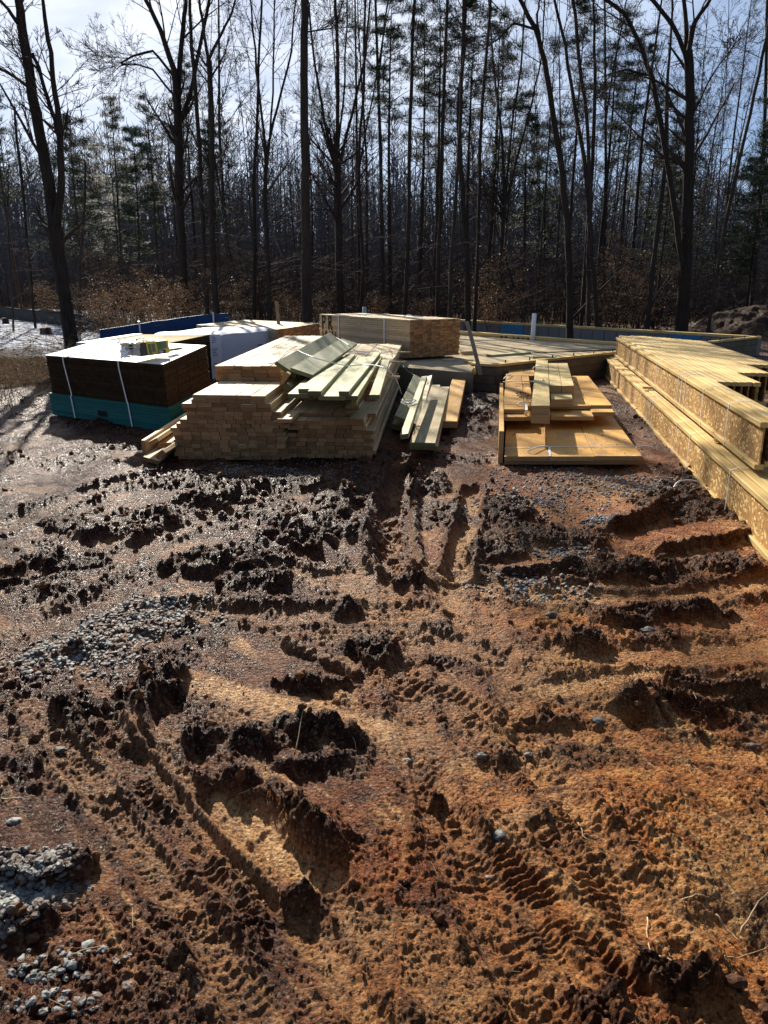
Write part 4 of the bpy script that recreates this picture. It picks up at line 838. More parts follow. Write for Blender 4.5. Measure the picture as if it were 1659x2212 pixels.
for s_ in (.30, .78):
    P = [facept(0, 3, s_, .0), facept(0, 3, s_ + .01, tg * .98), facept(0, 3, s_ + .02, tg * 1.04), facept(0, 3, s_ + .05, .9), facept(0, 3, s_ + .05, 1.004)]
    mb = MB(); mb.ribbon(P, (top[3] - top[0]).normalized(), .020, (-.4, -.9, 0), .003)
    l = level(1.0, 0); a_, b_ = lerp(l[0], l[3], s_ + .05), lerp(l[1], l[2], s_ + .05)
    mb.ribbon([a_ + Vector((0, 0, .008)), b_ + Vector((0, 0, .008))], (top[3] - top[0]).normalized(), .020, (0, 0, 1), .002)
    mb.build('strap', M['strap'], root)
P = [facept(0, 1, .42, .02), facept(0, 1, .40, tg * .98)]; MB().ribbon(P, (0, 1, 0), .03, (1, 0, 0), .003).build('strap', M['strap'], root)
# dark print marks on the green boards
mb = MB()
for s_, w_ in ((.50, .08),):
    a_, b_ = facept(0, 3, s_, .10, .002), facept(0, 3, s_ + w_, .10, .002); mb.prism([a_, b_, b_ + Vector((0, 0, .06)), a_ + Vector((0, 0, .06))], Vector((-.3, -.9, 0)).normalized() * .001)
mb.build('printed_mark', M['black'], root)
# printed carton in clear film, and a flat scrap beside it
c4 = lambda x, y: (120 * .6636 + x * 640 / 1659 * .6636, 1000 * .6636 + y * 640 / 1659 * .6636)
zt2 = .872
b0 = PZ(*c4(872, 418), zt2 - .01); b1 = PZ(*c4(1125, 385), zt2 - .01); ex = (b1 - b0); Lx = ex.length; ex.normalize(); ey = Vector((-ex.y, ex.x, 0)); hB = PY(*c4(860, 305), b0.y).z - b0.z
root = thing('fastener_carton', b0, 'yellow and dark printed carton wrapped in clear film on the white top sheet', 'carton')
lean = Vector((-.0, 0, 0)) - ex * .015 + ey * .01
B4 = [b0, b0 + ex * Lx, b0 + ex * Lx + ey * .22, b0 + ey * .22]; T4 = [p_ + Vector((0, 0, hB)) + lean for p_ in B4]
MB().prism(B4, 0, top=T4).build('carton_body', plain('yellow_card', (.55, .46, .05), .5, .35), root)
def panel(x0, x1, z0, z1_, m, nm, d=.002):
    f = lambda s_, t_: b0 + ex * Lx * s_ + (Vector((0, 0, hB)) + lean) * t_ - ey * d
    q = [f(x0, z0), f(x1, z0), f(x1, z1_), f(x0, z1_)]; return MB().prism(q, ey * (d * .8)).build(nm, m, root)
dkm = plain('dark_print', (.03, .03, .035), .45, .4, .5, 40); grn = plain('green_print', (.06, .17, .05), .45, .4, .5, 30); gryp = plain('photo_print', (.16, .14, .12), .45, .4, .5, 60)
panel(0.0, .26, .0, 1, dkm, 'dark_panel'); panel(.31, .40, .12, .85, grn, 'green_panel'); panel(.42, .54, .22, .86, gryp, 'picture_panel'); panel(.60, .80, .35, .98, grn, 'green_panel'); panel(.80, .93, .40, .95, gryp, 'picture_panel'); panel(.60, .86, .0, .32, dkm, 'dark_panel'); panel(.27, .60, .0, .07, dkm, 'dark_panel')
mb = MB()   # white outlined marks on the dark panel
for x0, x1, z0, z1_ in ((.64, .70, .08, .11), (.64, .655, .08, .27), (.69, .705, .10, .24), (.65, .70, .24, .27), (.72, .735, .08, .22), (.735, .76, .19, .22)):
    f = lambda s_, t_: b0 + ex * Lx * s_ + (Vector((0, 0, hB)) + lean) * t_ - ey * .005
    mb.prism([f(x0, z0), f(x1, z0), f(x1, z1_), f(x0, z1_)], ey * .001)
mb.build('white_mark', M['strap'], root)
def crumple(fn, nu, nv, amp, seed):
    mb = MB(); vs = []
    for i in range(nu + 1):
        for j in range(nv + 1):
            p_ = Vector(fn(i / nu, j / nv)); p_ += Vector(mnoise.noise_vector(p_ * 14 + Vector((seed, 0, 0)))) * amp + Vector(mnoise.noise_vector(p_ * 37)) * amp * .45; vs.append(p_)
    fs = [[i * (nv + 1) + j, (i + 1) * (nv + 1) + j, (i + 1) * (nv + 1) + j + 1, i * (nv + 1) + j + 1] for i in range(nu) for j in range(nv)]
    return mb.add(vs, fs)
crumple(lambda a_, b_: T4[0] + ex * Lx * (a_ * 1.02 - .30 + .05 * b_) + ey * (-.012 + .25 * b_) + Vector((0, 0, .018 + .03 * math.sin(3.1 * b_) * math.sin(3.1 * a_) - .05 * max(0, .18 - a_))), 26, 16, .022, 1).build('plastic_wrap', M['film'], root, True)
crumple(lambda a_, b_: b0 - ex * (.02 + .13 * math.sin(3.14 * a_) * (1 - .3 * b_)) + ey * (-.02 + .25 * a_) + Vector((0, 0, hB * (1.05 * b_))), 18, 14, .03, 5).build('plastic_wrap', M['film'], root, True)
mb = MB()
for i in range(4):
    for k in range(2): q_ = b0 - ex * (.045 + .05 * k) + ey * .02 + Vector((0, 0, hB * (.14 + .22 * i))); mb.box(q_, ex * .03, ey * .1, (0, 0, hB * .10))
mb.build('carton_slots', M['black'], root)
s0 = PZ(*c4(1125, 352), zt2 + .03); tag(MB().prism([s0, s0 + ex * .26 + ey * .02, s0 + ex * .28 + ey * .14, s0 + ex * .03 + ey * .12], .0, top=[p_ + Vector((0, 0, .028)) for p_ in (s0, s0 + ex * .26 + ey * .02, s0 + ex * .28 + ey * .14, s0 + ex * .03 + ey * .12)]).build('board_scrap', [M['treated_gray']]), 'flat pale board scrap lying right of the wrapped carton', 'scrap')
bpy.data.objects['board_scrap'].location.z = -.028
cable('loose_strap', smoothp([PZ(*c4(225, 425), zt2 + .004), PZ(*c4(370, 383), zt2 + .02), PZ(*c4(400, 375), zt2 + .01), PZ(*c4(700, 320), zt2 + .004)]), .006, M['strap'], 'strap with metal clip across the left of the white top sheet')
# ---------------------------------------------------------------- sheathing pile, white wrapped bundle, blue pile, far lumber bundle
z1s = lambda x, y: (66.4 + x * .32, 630.4 + y * .32)
def pile(name, T, h, label, cat, body, bodymat, topmat=None, topname='top_sheet', layers=1, grp=None, inset=.0):
    base_ = Vector((T[0].x, T[0].y, T[0].z - h)); rt = thing(name, base_, label, cat, grp); mb = MB()
    for i in range(layers):
        b4 = [Vector((p_.x, p_.y, p_.z - h + h * i / layers + .002)) + Vector((rb.uniform(-.006, .006), rb.uniform(-.006, .006), 0)) for p_ in T]; mb.prism(b4, h / layers - .004 if layers > 1 else h - .003, 0, rb.uniform(.1, .9))
    mb.build(body, bodymat, rt)
    if topmat: MB().prism([p_ + Vector((0, 0, 0)) for p_ in T], .006).build(topname, topmat, rt)
    return rt
# sheathing pile with yellow top: near left corner hidden behind the dark pile
zs_ = .80
c_r = PZ(*z1s(1215, 290), zs_ - .01); c_l = PZ(*z1s(318, 350), zs_ - .02); dirR = Vector((.10, 1, 0)).normalized()
nr_ = c_r - dirR * 2.0; T = [nr_, c_r, c_l + dirR * 2.1, c_l]
rt = pile('sheathing_pile', T, .77, 'pile of dark sheathing boards with yellow top and white wrapped end', 'board pile', 'dark_boards', M['brown'], M['yosb'], 'yellow_top_sheet', 14)
# white paper over its left end and a printed strip on its right end
e = .018; w4 = [T[3] + Vector((-.02, -.01, e)), lerp(T[3], T[0], .14) + Vector((0, 0, e)), lerp(T[2], T[1], .10) + Vector((0, 0, e)), T[2] + Vector((-.02, 0, e))]
MB().prism([Vector((p_.x, p_.y, p_.z - .34)) + Vector((0, -.012, 0)) for p_ in w4], .0, top=w4).build('white_paper_end', M['wrap'], rt)
a_, b_ = T[1] + Vector((.002, -.15, .012)), T[1] + Vector((.012, .02, .012))
lb = MB().prism([a_ + Vector((.01, 0, -.76)), a_ + Vector((.17, .12, -.76)), a_ + Vector((.17, .14, -.76)), a_ + Vector((.01, .02, -.76))], .76).build('label_strip', M['wrap_top'], rt)
mb = MB()
for i, zz in enumerate([.05, .08, .11, .14, .25, .28, .31, .34, .37, .50, .53, .56, .59]):
    n_ = Vector((.12, -.16, 0)).normalized() * .0015; s0 = a_ + Vector((.035, .02625 - .0035, -zz - .0)); mb.prism([s0, s0 + Vector((.09, .0675, 0)) * (.55 + .45 * ((i * 37) % 10) / 10), s0 + Vector((.09, .0675, 0)) * (.55 + .45 * ((i * 37) % 10) / 10) + Vector((0, 0, .012)), s0 + Vector((0, 0, .012))], n_ * 3)
mb.build('label_print', M['print'], rt)
cable('loose_strap', smoothp([PZ(*z1s(1085, 272), zs_ + .02), PZ(*z1s(1110, 266), zs_ + .05), PZ(*z1s(1140, 272), zs_ + .03)]), .008, M['gray_wood'], 'short strap end on the back of the yellow topped pile')
# white wrapped bundle
zw = .82
wa = PZ(*z1s(1262, 290), zw - .03); wb_ = PZ(*z1s(1645, 240), zw); dW = (wb_ - wa); wl = PZ(*z1s(800, 272), zw); 
Tw = [wa, wb_, wb_ + (wl - wa) * .9, wl]
rt = thing('wrapped_bundle', Vector((wa.x, wa.y, .1)), 'long bundle wrapped in white sheeting with faint grey print', 'wrapped bundle')
nU_, nV_ = 26, 14; C = [Vector((p_.x, p_.y, zw)) for p_ in Tw]
def wtop(s_, t_):
    p_ = lerp(lerp(C[0], C[1], s_), lerp(C[3], C[2], s_), t_); edge = min(s_, 1 - s_, t_, 1 - t_); p_.z = zw - .05 * max(0, 1 - edge / .10) ** 2 + .015 * math.sin(7 * s_ + 3 * t_); return p_
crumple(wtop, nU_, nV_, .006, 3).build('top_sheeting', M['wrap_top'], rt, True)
def wside(a4, b4):
    def fn(s_, t_):
        p_ = lerp(a4, b4, s_); n_ = (b4 - a4).cross(Vector((0, 0, 1))).normalized(); p_ = p_ + n_ * (.02 * math.sin(3.1 * t_) * math.sin(3.1 * s_)); p_.z = zw - .05 - (zw - .12) * t_ - .0; return p_
    return fn
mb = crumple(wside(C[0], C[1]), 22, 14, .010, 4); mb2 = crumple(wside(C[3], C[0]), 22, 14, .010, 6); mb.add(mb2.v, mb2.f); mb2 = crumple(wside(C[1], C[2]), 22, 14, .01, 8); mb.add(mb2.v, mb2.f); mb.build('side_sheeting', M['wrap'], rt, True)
mb = MB(); nd = dW.normalized(); nn = nd.cross(Vector((0, 0, 1))).normalized()
for r_, n_ in ((0, 4), (1, 6), (2, 4)):
    for k in range(n_): p_ = wa + dW * (.62 + .022 * k + .01 * (n_ == 4)) + nn * .045; p_.z = zw - .30 - .05 * r_; mb.box(p_, nd * .05, nn * .004, (0, 0, .022))
mb.build('faint_print', M['print'], rt)
# blue pile
a_ = PY(*z1s(465, 255), 17.0); b_ = PY(*z1s(1335, 145), 18.6); 
rt = thing('blue_board_pile', Vector((a_.x, a_.y, .2)), 'long pile of dark blue boards behind the white topped piles', 'board pile')
dd = (b_ - a_); dd.z = 0; dn = Vector((-dd.y, dd.x, 0)).normalized(); mb = MB(); ns = 12
for i in range(6):
    for k in range(ns):
        f0, f1 = k / ns, (k + 1) / ns; zf = lambda f: lerp(a_, b_, f).z + .05 * math.sin(3.14 * f) * (1 if f < .5 else .6) - .02 * math.sin(6 * f)
        p0, p1 = lerp(a_, b_, f0), lerp(a_, b_, f1); h0 = .10 * i; p0.z = zf(f0) - .6 + h0; p1.z = zf(f1) - .6 + h0; j = dn * .004 * (i % 2)
        mb.prism([p0 + j, p1 + j, p1 + dn * .05, p0 + dn * .05], .0, 0, .3 + .06 * i, top=[q_ + Vector((0, 0, .097)) for q_ in (p0 + j, p1 + j, p1 + dn * .05, p0 + dn * .05)])
mb.build('blue_boards', M['blue'], rt)
for f in (.29, .87):
    p_ = lerp(a_, b_, f); p_.z += .05; MB().ribbon([p_ - dn * .012 - Vector((0, 0, .62)), p_ - dn * .012 + Vector((0, 0, .012))], dd.normalized(), .035, -dn, .004).ribbon([p_ + Vector((0, 0, .012)), p_ + dn * .045 + Vector((0, 0, .02))], dd.normalized(), .035, (0, 0, 1), .004).build('strap', M['strap'], rt)
# bundles of sawn lumber: boards on the showing sides are parts, the rest is one core
def bundle(name, label, F, Rr, Ld, W_, L_, H_, bw, bh, dunn, strap_at, end_tone='pine_end', hi=True, seedb=4, group=None, double=True):
    """F near bottom corner; Rr unit dir of the end face; Ld unit dir of the long side"""
    rr = random.Random(seedb); rt = thing(name, F, label, 'lumber bundle', group); nrow = int(H_ / bh); ncol = int(W_ / bw)
    mats = (M['spf'], M[end_tone]); cnt = 0
    rot = Matrix((Rr, Ld, Vector((0, 0, 1)))).transposed(); flip = rot.determinant() < 0
    core = MB(); ends = []
    order = sorted([(i, j) for i in range(nrow) for j in range(ncol)], key=lambda q: (0 if q[1] == 0 else 1 if q[0] == nrow - 1 else 2, -q[0]))
    for i, j in order:
        y0 = rr.gauss(0, .010); p_ = F + Rr * (j * bw + (rr.uniform(-.008, .004) if j == 0 else 0)) + Ld * y0 + Vector((0, 0, i * bh + .0))
        w_, h_ = bw - rr.uniform(.001, .005), bh - rr.uniform(.0015, .004); X, Y_, Z = Rr * w_, Ld * L_, Vector((0, 0, h_))
        v8 = [p_, p_ + X, p_ + X + Y_, p_ + Y_]; f_ = [0, 0, 1, 0, 1, 0]
        v8 = [p_, p_ + X, p_ + X + Y_, p_ + Y_]
        if cnt < 96: m_ = MB(); m_.prism(v8, h_, f_, rr.uniform(.02, .98)); m_.build('board', mats, rt)
        else: core.prism(v8, h_, f_, rr.uniform(.02, .98))
        cnt += 1
    if core.v: tag(core.build('inner_boards', mats, rt), kind='stuff')
    for s_ in strap_at:
        p_ = F + Ld * s_ - Rr * .012; MB().ribbon([p_, p_ + Vector((0, 0, nrow * bh + .004))], Ld, .03, -Rr, .003).ribbon([p_ + Vector((0, 0, nrow * bh + .003)), p_ + Rr * W_ + Vector((0, 0, nrow * bh + .003))], Ld, .03, (0, 0, 1), .003).build('strap', M['strap'], rt)
    return rt, nrow * bh
zsl = .42
Fp = PZ(885, 777, zsl); th_ = R(36); Rr = Vector((math.cos(th_), math.sin(th_), 0)); Ld = Vector((-math.sin(th_ ), math.cos(th_), 0)); Ld = Vector((-.56, .83, 0)).normalized(); Rr = Vector((.83, .56, 0)).normalized()
topz = PY(885, 690, Fp.y).z - zsl
Fp.z = zsl + .03
rt, hh_ = bundle('lumber_bundle', 'big strapped bundle of pale lumber on the slab with black lettering', Fp, Rr, Ld, 1.16, 3.05, topz - .02, .0895, .0387, None, (.75, 2.3), hi=True)
lw = MB()   # hand lettering PR 10631
GL = {'P': [[(0, 0), (.02, 1)], [(.02, 1), (.45, .98), (.6, .78), (.45, .55), (.05, .48)]], 'R': [[(0, 0), (.05, 1)], [(.05, 1), (.42, 1), (.55, .8), (.4, .58), (.05, .5)], [(.25, .52), (.62, 0)]],
      '1': [[(.2, 0), (.22, 1)], [(0, 0), (.42, 0)]], '0': [[(.3, 1), (.05, .75), (.05, .25), (.3, 0), (.55, .25), (.55, .75), (.3, 1)]], '6': [[(.45, 1), (.12, .6), (.05, .25), (.3, 0), (.5, .22), (.3, .5), (.08, .3)]],
      '3': [[(.05, .95), (.4, .95), (.45, .72), (.2, .52), (.5, .3), (.35, .02), (.02, .06)]]}
def letters(mb, txt, O, dx, up, nrm, hgt_, sp_w, wd):
    x = 0
    for ch in txt:
        for st in GL.get(ch, []):
            pts = [O + dx * (x + a_ * hgt_ * .75) + up * (b_ * hgt_) for a_, b_ in st]
            for p_, q_ in zip(pts[:-1], pts[1:]):
                d_ = (q_ - p_).normalized(); s_ = d_.cross(nrm) * wd / 2; mb.prism([p_ - s_ - d_ * wd * .3, q_ - s_ + d_ * wd * .3, q_ + s_ + d_ * wd * .3, p_ + s_ - d_ * wd * .3], nrm * .003)
        x += sp_w
nf = -Rr; O1 = Fp + Ld * 2.92 + nf * .011 + Vector((0, 0, hh_ - .275)); dxl = -Ld
letters(lw, 'PR', O1, dxl, Vector((0, 0, 1)), nf, .24, .24, .032); letters(lw, '10631', O1 + Vector((0, 0, -.20)) + dxl * -.02, dxl, Vector((0, 0, 1)), nf, .16, .12, .024)
lw.build('black_lettering', M['black'], rt)
for i, s_ in enumerate((.3, 2.5)): q_ = Fp + Ld * s_ - Vector((0, 0, .03)); board('wood_bearer', (q_.x, q_.y, zsl + .001), Rr, .09, 1.1, .028, PINE, ('near' if i == 0 else 'far') + ' bearer under the lettered lumber bundle', 'bearer')
cable('loose_strap', smoothp([Fp + Rr * .5 + Ld * .9 + Vector((0, 0, hh_ + .01)), Fp + Rr * .55 + Ld * .8 + Vector((0, 0, hh_ + .05)), Fp + Rr * .62 + Ld * .75 + Vector((0, 0, hh_ + .02)), Fp + Rr * .8 + Ld * .7 + Vector((0, 0, hh_ + .01))]), .008, M['strap'], 'strap knot on top of the lettered lumber bundle')
# far lumber bundle behind the white wrapping
zf_ = .84; e0 = PZ(*z1s(1660, 240), zf_); e1 = PZ((850 + 455 * .4219) * .6636, (980 + 158 * .4219) * .6636, zf_); Re = (e1 - e0); We = Re.length; Re.normalize(); Le = Vector((-Re.y, Re.x, 0)); Le = Vector((-.75, .66, 0)).normalized()
bundle('lumber_bundle', 'far lumber bundle with brown board ends beside the white wrapped bundle', Vector((e0.x, e0.y, zf_ - .5)), Re, Le, min(We, 3.4), 2.6, .5, .141, .0387, None, (), seedb=7)
rt2 = tag(board('wood_bearer', (e0.x - .3, e0.y + .05, .02), Re, 1.4, min(We, 2.2), .45, PINE, 'timber bearers under the far lumber bundle', 'bearer', None, Xd=(Re.y, -Re.x, 0)), None)
# ---------------------------------------------------------------- foundation
G = lambda x, y: (829.5 + x * .28, 663.6 + y * .28)
zt_w = .445
fA, fB, fC = PZ(1018, 784, zt_w), PZ(1073, 787, zt_w), PZ(1638, 727, zt_w)
root = thing('house_foundation', Vector((fB.x, fB.y, 0)), 'new house foundation with concrete slab, timber capped walls and blue patches', 'foundation')
fl_ = PZ(*G(640, 520), .40)
def wall(P, zt, zb, th, nm, mat, side=1, cap=.038, capw=.16, capmat=None):
    mb = MB(); cm = MB()
    for a_, b_ in zip(P[:-1], P[1:]):
        a_ = Vector((a_[0], a_[1], 0)); b_ = Vector((b_[0], b_[1], 0)); za, zb2 = (zt if not isinstance(zt, tuple) else zt[0]), (zt if not isinstance(zt, tuple) else zt[1])
        d = (b_ - a_).normalized(); n_ = Vector((-d.y, d.x, 0)) * side; A_, B_ = a_ - d * .0, b_ + d * .0
        mb.prism([A_ + Vector((0, 0, zb)), B_ + Vector((0, 0, zb)), B_ + n_ * th + Vector((0, 0, zb)), A_ + n_ * th + Vector((0, 0, zb))][::side], 0, top=[A_ + Vector((0, 0, za - cap)), B_ + Vector((0, 0, zb2 - cap)), B_ + n_ * th + Vector((0, 0, zb2 - cap)), A_ + n_ * th + Vector((0, 0, za - cap))][::side])
        A2, B2 = A_ - n_ * .012 - d * .01, B_ - n_ * .012 + d * .01
        cm.prism([A2 + Vector((0, 0, za - cap + .001)), B2 + Vector((0, 0, zb2 - cap + .001)), B2 + n_ * capw + Vector((0, 0, zb2 - cap + .001)), A2 + n_ * capw + Vector((0, 0, za - cap + .001))][::side], 0, top=[A2 + Vector((0, 0, za)), B2 + Vector((0, 0, zb2)), B2 + n_ * capw + Vector((0, 0, zb2)), A2 + n_ * capw + Vector((0, 0, za))][::side])
    w_ = mb.build(nm, mat, root); c_ = cm.build('timber_cap', capmat or M['flange'], root); return w_
front_d = (fC - fB); front_d.z = 0; FL = front_d.length; front_d.normalize(); inn = Vector((-front_d.y, front_d.x, 0))
fA2 = Vector((fA.x - .0, fA.y, 0)); wall([fA2, fB], zt_w, -.1, .2, 'stone_face_wall', M['stonewall']); wall([fB + front_d * .02, fC], zt_w, -.1, .2, 'stone_face_wall', M['stonewall'])
wall([fA2 + Vector((0, .2, 0)), fA2 + Vector((-.05, .55, 0))], zt_w - .003, -.1, .18, 'stone_face_wall', M['stonewall'], -1)
# far wall seen from inside
y2 = 26.0; fD = PY(985, 690, y2); wall([fC - inn * .0 + front_d * -.0, (fD.x, fD.y)], (zt_w + .004, fD.z), -1.3, .2, 'grey_inner_wall', M['wallin'], -1, cap=.06)
def onfar(f, z, o=.01):
    a_ = Vector((fC.x, fC.y, 0)); b_ = Vector((fD.x, fD.y, 0)); d = (b_ - a_).normalized(); n_ = Vector((d.y, -d.x, 0)); n_ = n_ if n_.dot(Vector((0, -1, 0))) > 0 else -n_; p_ = lerp(a_, b_, f) + n_ * o; p_.z = z; return p_, d, n_
def solve_far(u):
    lo, hi2 = 0.0, 1.0
    for _ in range(40):
        m_ = (lo + hi2) / 2; p_, _d, _n = onfar(m_, .4); dd_ = p_.y * cp - (p_.z - CAM_H) * sp; uu = 829.5 + FPX * p_.x / dd_
        if uu > u: lo = m_
        else: hi2 = m_
    return lo
for (u0, u1, dz0, dz1) in ((1084, 1131, .07, .60), (1449, 1515, .06, .50)):
    f0, f1 = solve_far(u1), solve_far(u0); p0, d, n_ = onfar(f0, 0); p1, _, _ = onfar(f1, 0); zt0 = lerp(zt_w, fD.z, (f0 + f1) / 2) - dz0
    c0 = Vector((p0.x, p0.y, zt0 - (dz1 - dz0))); c1 = Vector((p1.x, p1.y, zt0 - (dz1 - dz0))); MB().prism([c0, c1, c1 + Vector((0, 0, dz1 - dz0)), c0 + Vector((0, 0, dz1 - dz0))], n_ * .02).build('blue_window_film', M['bluefilm'], root)
# vertical panel joints on the far wall
mb = MB()
for i in range(26): p_, d, n_ = onfar(i / 26, -.2, .002); mb.box(p_, d * .012, n_ * .003, (0, 0, lerp(zt_w, fD.z, i / 26) + .12))
mb.build('panel_joints', M['fence'], root)
# low inner wall behind the slab
iA = PZ(*G(560, 183), .50); iB = PZ(*G(1659, 265), .46); iA.z = 0; iB.z = 0
iB2 = iB + (iB - iA).normalized() * 1.8; wall([iA, iB2], (.50, .45), -.2, .16, 'low_inner_wall', M['spf'], 1, cap=.05, capw=.19)
mb = MB(); dI = (iB - iA).normalized(); nI = Vector((dI.y, -dI.x, 0)); nI = nI if nI.y < 0 else -nI
s0 = None
for f in np.linspace(0, 1, 400):
    p_ = lerp(iA, iB2, f); dd_ = p_.y * cp - (.45 - CAM_H) * sp
    if 829.5 + FPX * p_.x / dd_ > 1083: s0 = p_; break
wi = MB(); letters(wi, 'PR', s0 + nI * .018 + Vector((0, 0, .335)), dI, Vector((0, 0, 1)), nI, .11, .13, .02); letters(wi, '10631', s0 + nI * .018 + dI * .36 + Vector((0, 0, .335)), dI, Vector((0, 0, 1)), nI, .11, .14, .02); wi.build('black_lettering', M['black'], root)
# slab
S = [PZ(*G(215, 470), .40), PZ(*G(675, 500), .40), fA2 + Vector((.1, .35, .40)), fB + inn * .19 + Vector((0, 0, .40 - zt_w)), fB + front_d * 5.6 + inn * .19 + Vector((0, 0, .40 - zt_w)), iB2 + Vector((0, 0, .40)) - dI * .3 + nI * .0, iA + Vector((0, 0, .40)), iA + Vector((-1.6, -.5, .40)), PZ(*G(-60, 400), .40)]
MB().prism([Vector((p_.x, p_.y, .22)) for p_ in S], .18).build('concrete_slab', M['slab'], root)
# thickened apron at the slab's near edge
e0_, e1_ = PZ(*G(190, 462), .395), PZ(*G(690, 512), .395); ap = [e0_ + Vector((-.35, .12, 0)), e1_ + Vector((0, 0, 0)), e1_ + Vector((0, .12, 0)), e0_ + Vector((-.35, .24, 0))]
MB().prism([Vector((p_.x, p_.y, -.05)) for p_ in ap], .452).build('slab_edge', M['concrete'], root)
# little anchor bolts along the caps
for k in range(16):
    p_ = fB + front_d * (.3 + k * .62) + inn * .07; MB().tube([p_, p_ + Vector((0, 0, .045))], .011, 6).build('anchor_bolt', M['fence'], root)
# things on and round the slab
pb = PZ(1151, 728, .47); cable('white_pipe', [Vector((pb.x, pb.y, .30)), Vector((pb.x + .01, pb.y, PY(1154, 677, pb.y).z))], .055, M['pipe'], 'white plastic pipe standing upright behind the slab', 'pipe')
pb = PY(787, 676, 17.5); cable('vent_pipe', [Vector((pb.x, pb.y, .3)), Vector((pb.x, pb.y, PY(787, 663, 17.5).z))], .045, M['grey_pipe'], 'short grey green pipe end sticking up behind the lettered bundle', 'pipe')
pb = PY(703, 725, 15.8); tag(MB().box((pb.x - .07, pb.y, .0), (.14, 0, 0), (0, .12, 0), (0, 0, PY(703, 697, 15.8).z)).box((pb.x - .10, pb.y - .03, PY(703, 697, 15.8).z + .001), (.22, 0, 0), (0, .18, 0), (0, 0, .03)).build('grey_post', M['grey_pipe']), 'grey post with flat cap between the far bundle and the lettered bundle', 'post')
# yellow corrugated pipe end
yc = PZ(1003, 799, .36); yc.z = .33; dv = Vector((.94, .30, .03)).normalized(); mb = MB(); pts = []; rr_ = []
for i in range(15): pts.append(yc + dv * (i * .018 - .08)); rr_.append(.060 if i % 2 else .068)
mb.tube(pts, rr_, 16, 0, 0, False); mb.tube(pts[::-1], [.052] * 15, 16, 1, 0, False); yo = mb.build('drain_pipe', [M['yellow'], M['yellow_in']], None, True); tag(yo, 'yellow corrugated drain pipe end at the slab corner', 'pipe')
# leaning stake
sA = PZ(1036, 802, .36); sA.y -= .06; sB = PY(1008, 694, sA.y + .35); mb = MB(); mid_ = lerp(sA, sB, .5) + Vector((-.035, 0, .01)); P = smoothp([sA - Vector((-.01, 0, .05)), mid_ + Vector((.035, 0, 0)), sB], 5)
mb.ribbon(P, (1, .1, 0), .062, (0, -1, .2), .02); tag(mb.build('wooden_stake', M['gray_wood']), 'curved grey stake leaning on the slab corner', 'stake')
sA = PY(606, 697, 17.0); sB = PY(597, 652, 17.0); tag(MB().ribbon([Vector((sA.x, sA.y, .2)), sB], (1, 0, 0), .07, (0, -1, 0), .03).build('wooden_stake', M['gray_wood']), 'short grey stake standing behind the far lumber bundle', 'stake')
p0 = PZ(*G(788, 372), .42); p1 = PZ(*G(1090, 350), .42); board('loose_plank', (p0.x, p0.y, .402), (p1 - p0), .14, (p1 - p0).length, .038, TRT, 'single plank lying on the concrete slab', 'plank', None, Xd=((p1 - p0).y, -(p1 - p0).x, 0))
p0 = PZ(*G(1152, 384), .45); board('short_block', (p0.x, p0.y + .05, .402), (1, .1, 0), .13, .38, .06, TRT, 'short dark block on the slab behind the long strand beam', 'block', None, Xd=(.1, -1, 0))
p0 = PZ(*G(588, 350), .43); board('short_block', (p0.x, p0.y, .402), (1, .2, 0), .10, .22, .06, PINE, 'little block beside the lettered bundle on the slab', 'block', None, Xd=(.2, -1, 0))
p0 = PZ(*G(455, 408), .41); board('short_block', (p0.x, p0.y, .402), (1, .0, 0), .06, .20, .03, PINE, 'small offcut on the shaded part of the slab', 'block', None, Xd=(0, -1, 0))
# scrap of white paper at the foot of the middle stack
q = PZ(*bx(1125, 1440), .03); crumple(lambda a_, b_: q + Vector((-.05 + .11 * a_, .02 * b_, .0 + .07 * b_)), 6, 6, .02, 2).build('paper_scrap', M['wrap'], None); tag(bpy.data.objects['paper_scrap'], 'crumpled pale paper scrap at the foot of the middle stack', 'paper')
# ---------------------------------------------------------------- sticks on the mud
def stick(uvs, r, lab, mat='straw', lift=.012):
    r *= .5; lift *= .6
    P = []
    for u, v in uvs: p_ = PZ(u, v, 0); p_.z = float(hgt(p_.x, p_.y)[0]) + lift; P.append(p_)
    zz = [p_.z for p_ in P]; P = smoothp(P, 4); n_ = len(P); P = [p_ + Vector((rb.gauss(0, .002), rb.gauss(0, .002), rb.gauss(0, .0015))) for p_ in P]
    return tag(MB().tube(P, [r * (1 - .75 * i / n_) * (.85 + .3 * rb.random()) for i in range(n_)], 6).build('stick', M[mat], None, True), lab, 'stick', 'sticks and roots on the mud')
stick([(1500, 1295), (1560, 1320), (1659, 1350)], .007, 'long thin stick at the right edge on ochre clay'); stick([(1590, 1460), (1625, 1480), (1680, 1510)], .005, 'pale stick at the right edge above the ledge')
stick([(1600, 2010), (1630, 1975), (1665, 1945)], .005, 'thin twig rising at the lower right edge', lift=.03); stick([(1560, 2100), (1610, 2060), (1680, 2040)], .004, 'curved root at the lower right edge', lift=.03)
stick([(1545, 1980), (1575, 2005), (1600, 2030)], .006, 'short thick root stub in the hole at lower right', lift=.04); stick([(1470, 1960), (1500, 1945), (1530, 1945)], .004, 'pale twig at the rim of the lower right hole')
stick([(1400, 1980), (1405, 2040), (1450, 2110)], .004, 'forked twig left of the lower right hole'); stick([(1250, 1790), (1262, 1830), (1290, 1835)], .004, 'thin bent twig beside the tread marks')
stick([(1020, 2030), (1050, 2100), (1070, 2140)], .004, 'thin dark twig below the brown groove', 'twig'); stick([(0, 1720), (40, 1715), (75, 1712)], .005, 'pale stick at the left edge beside the tyre marks')
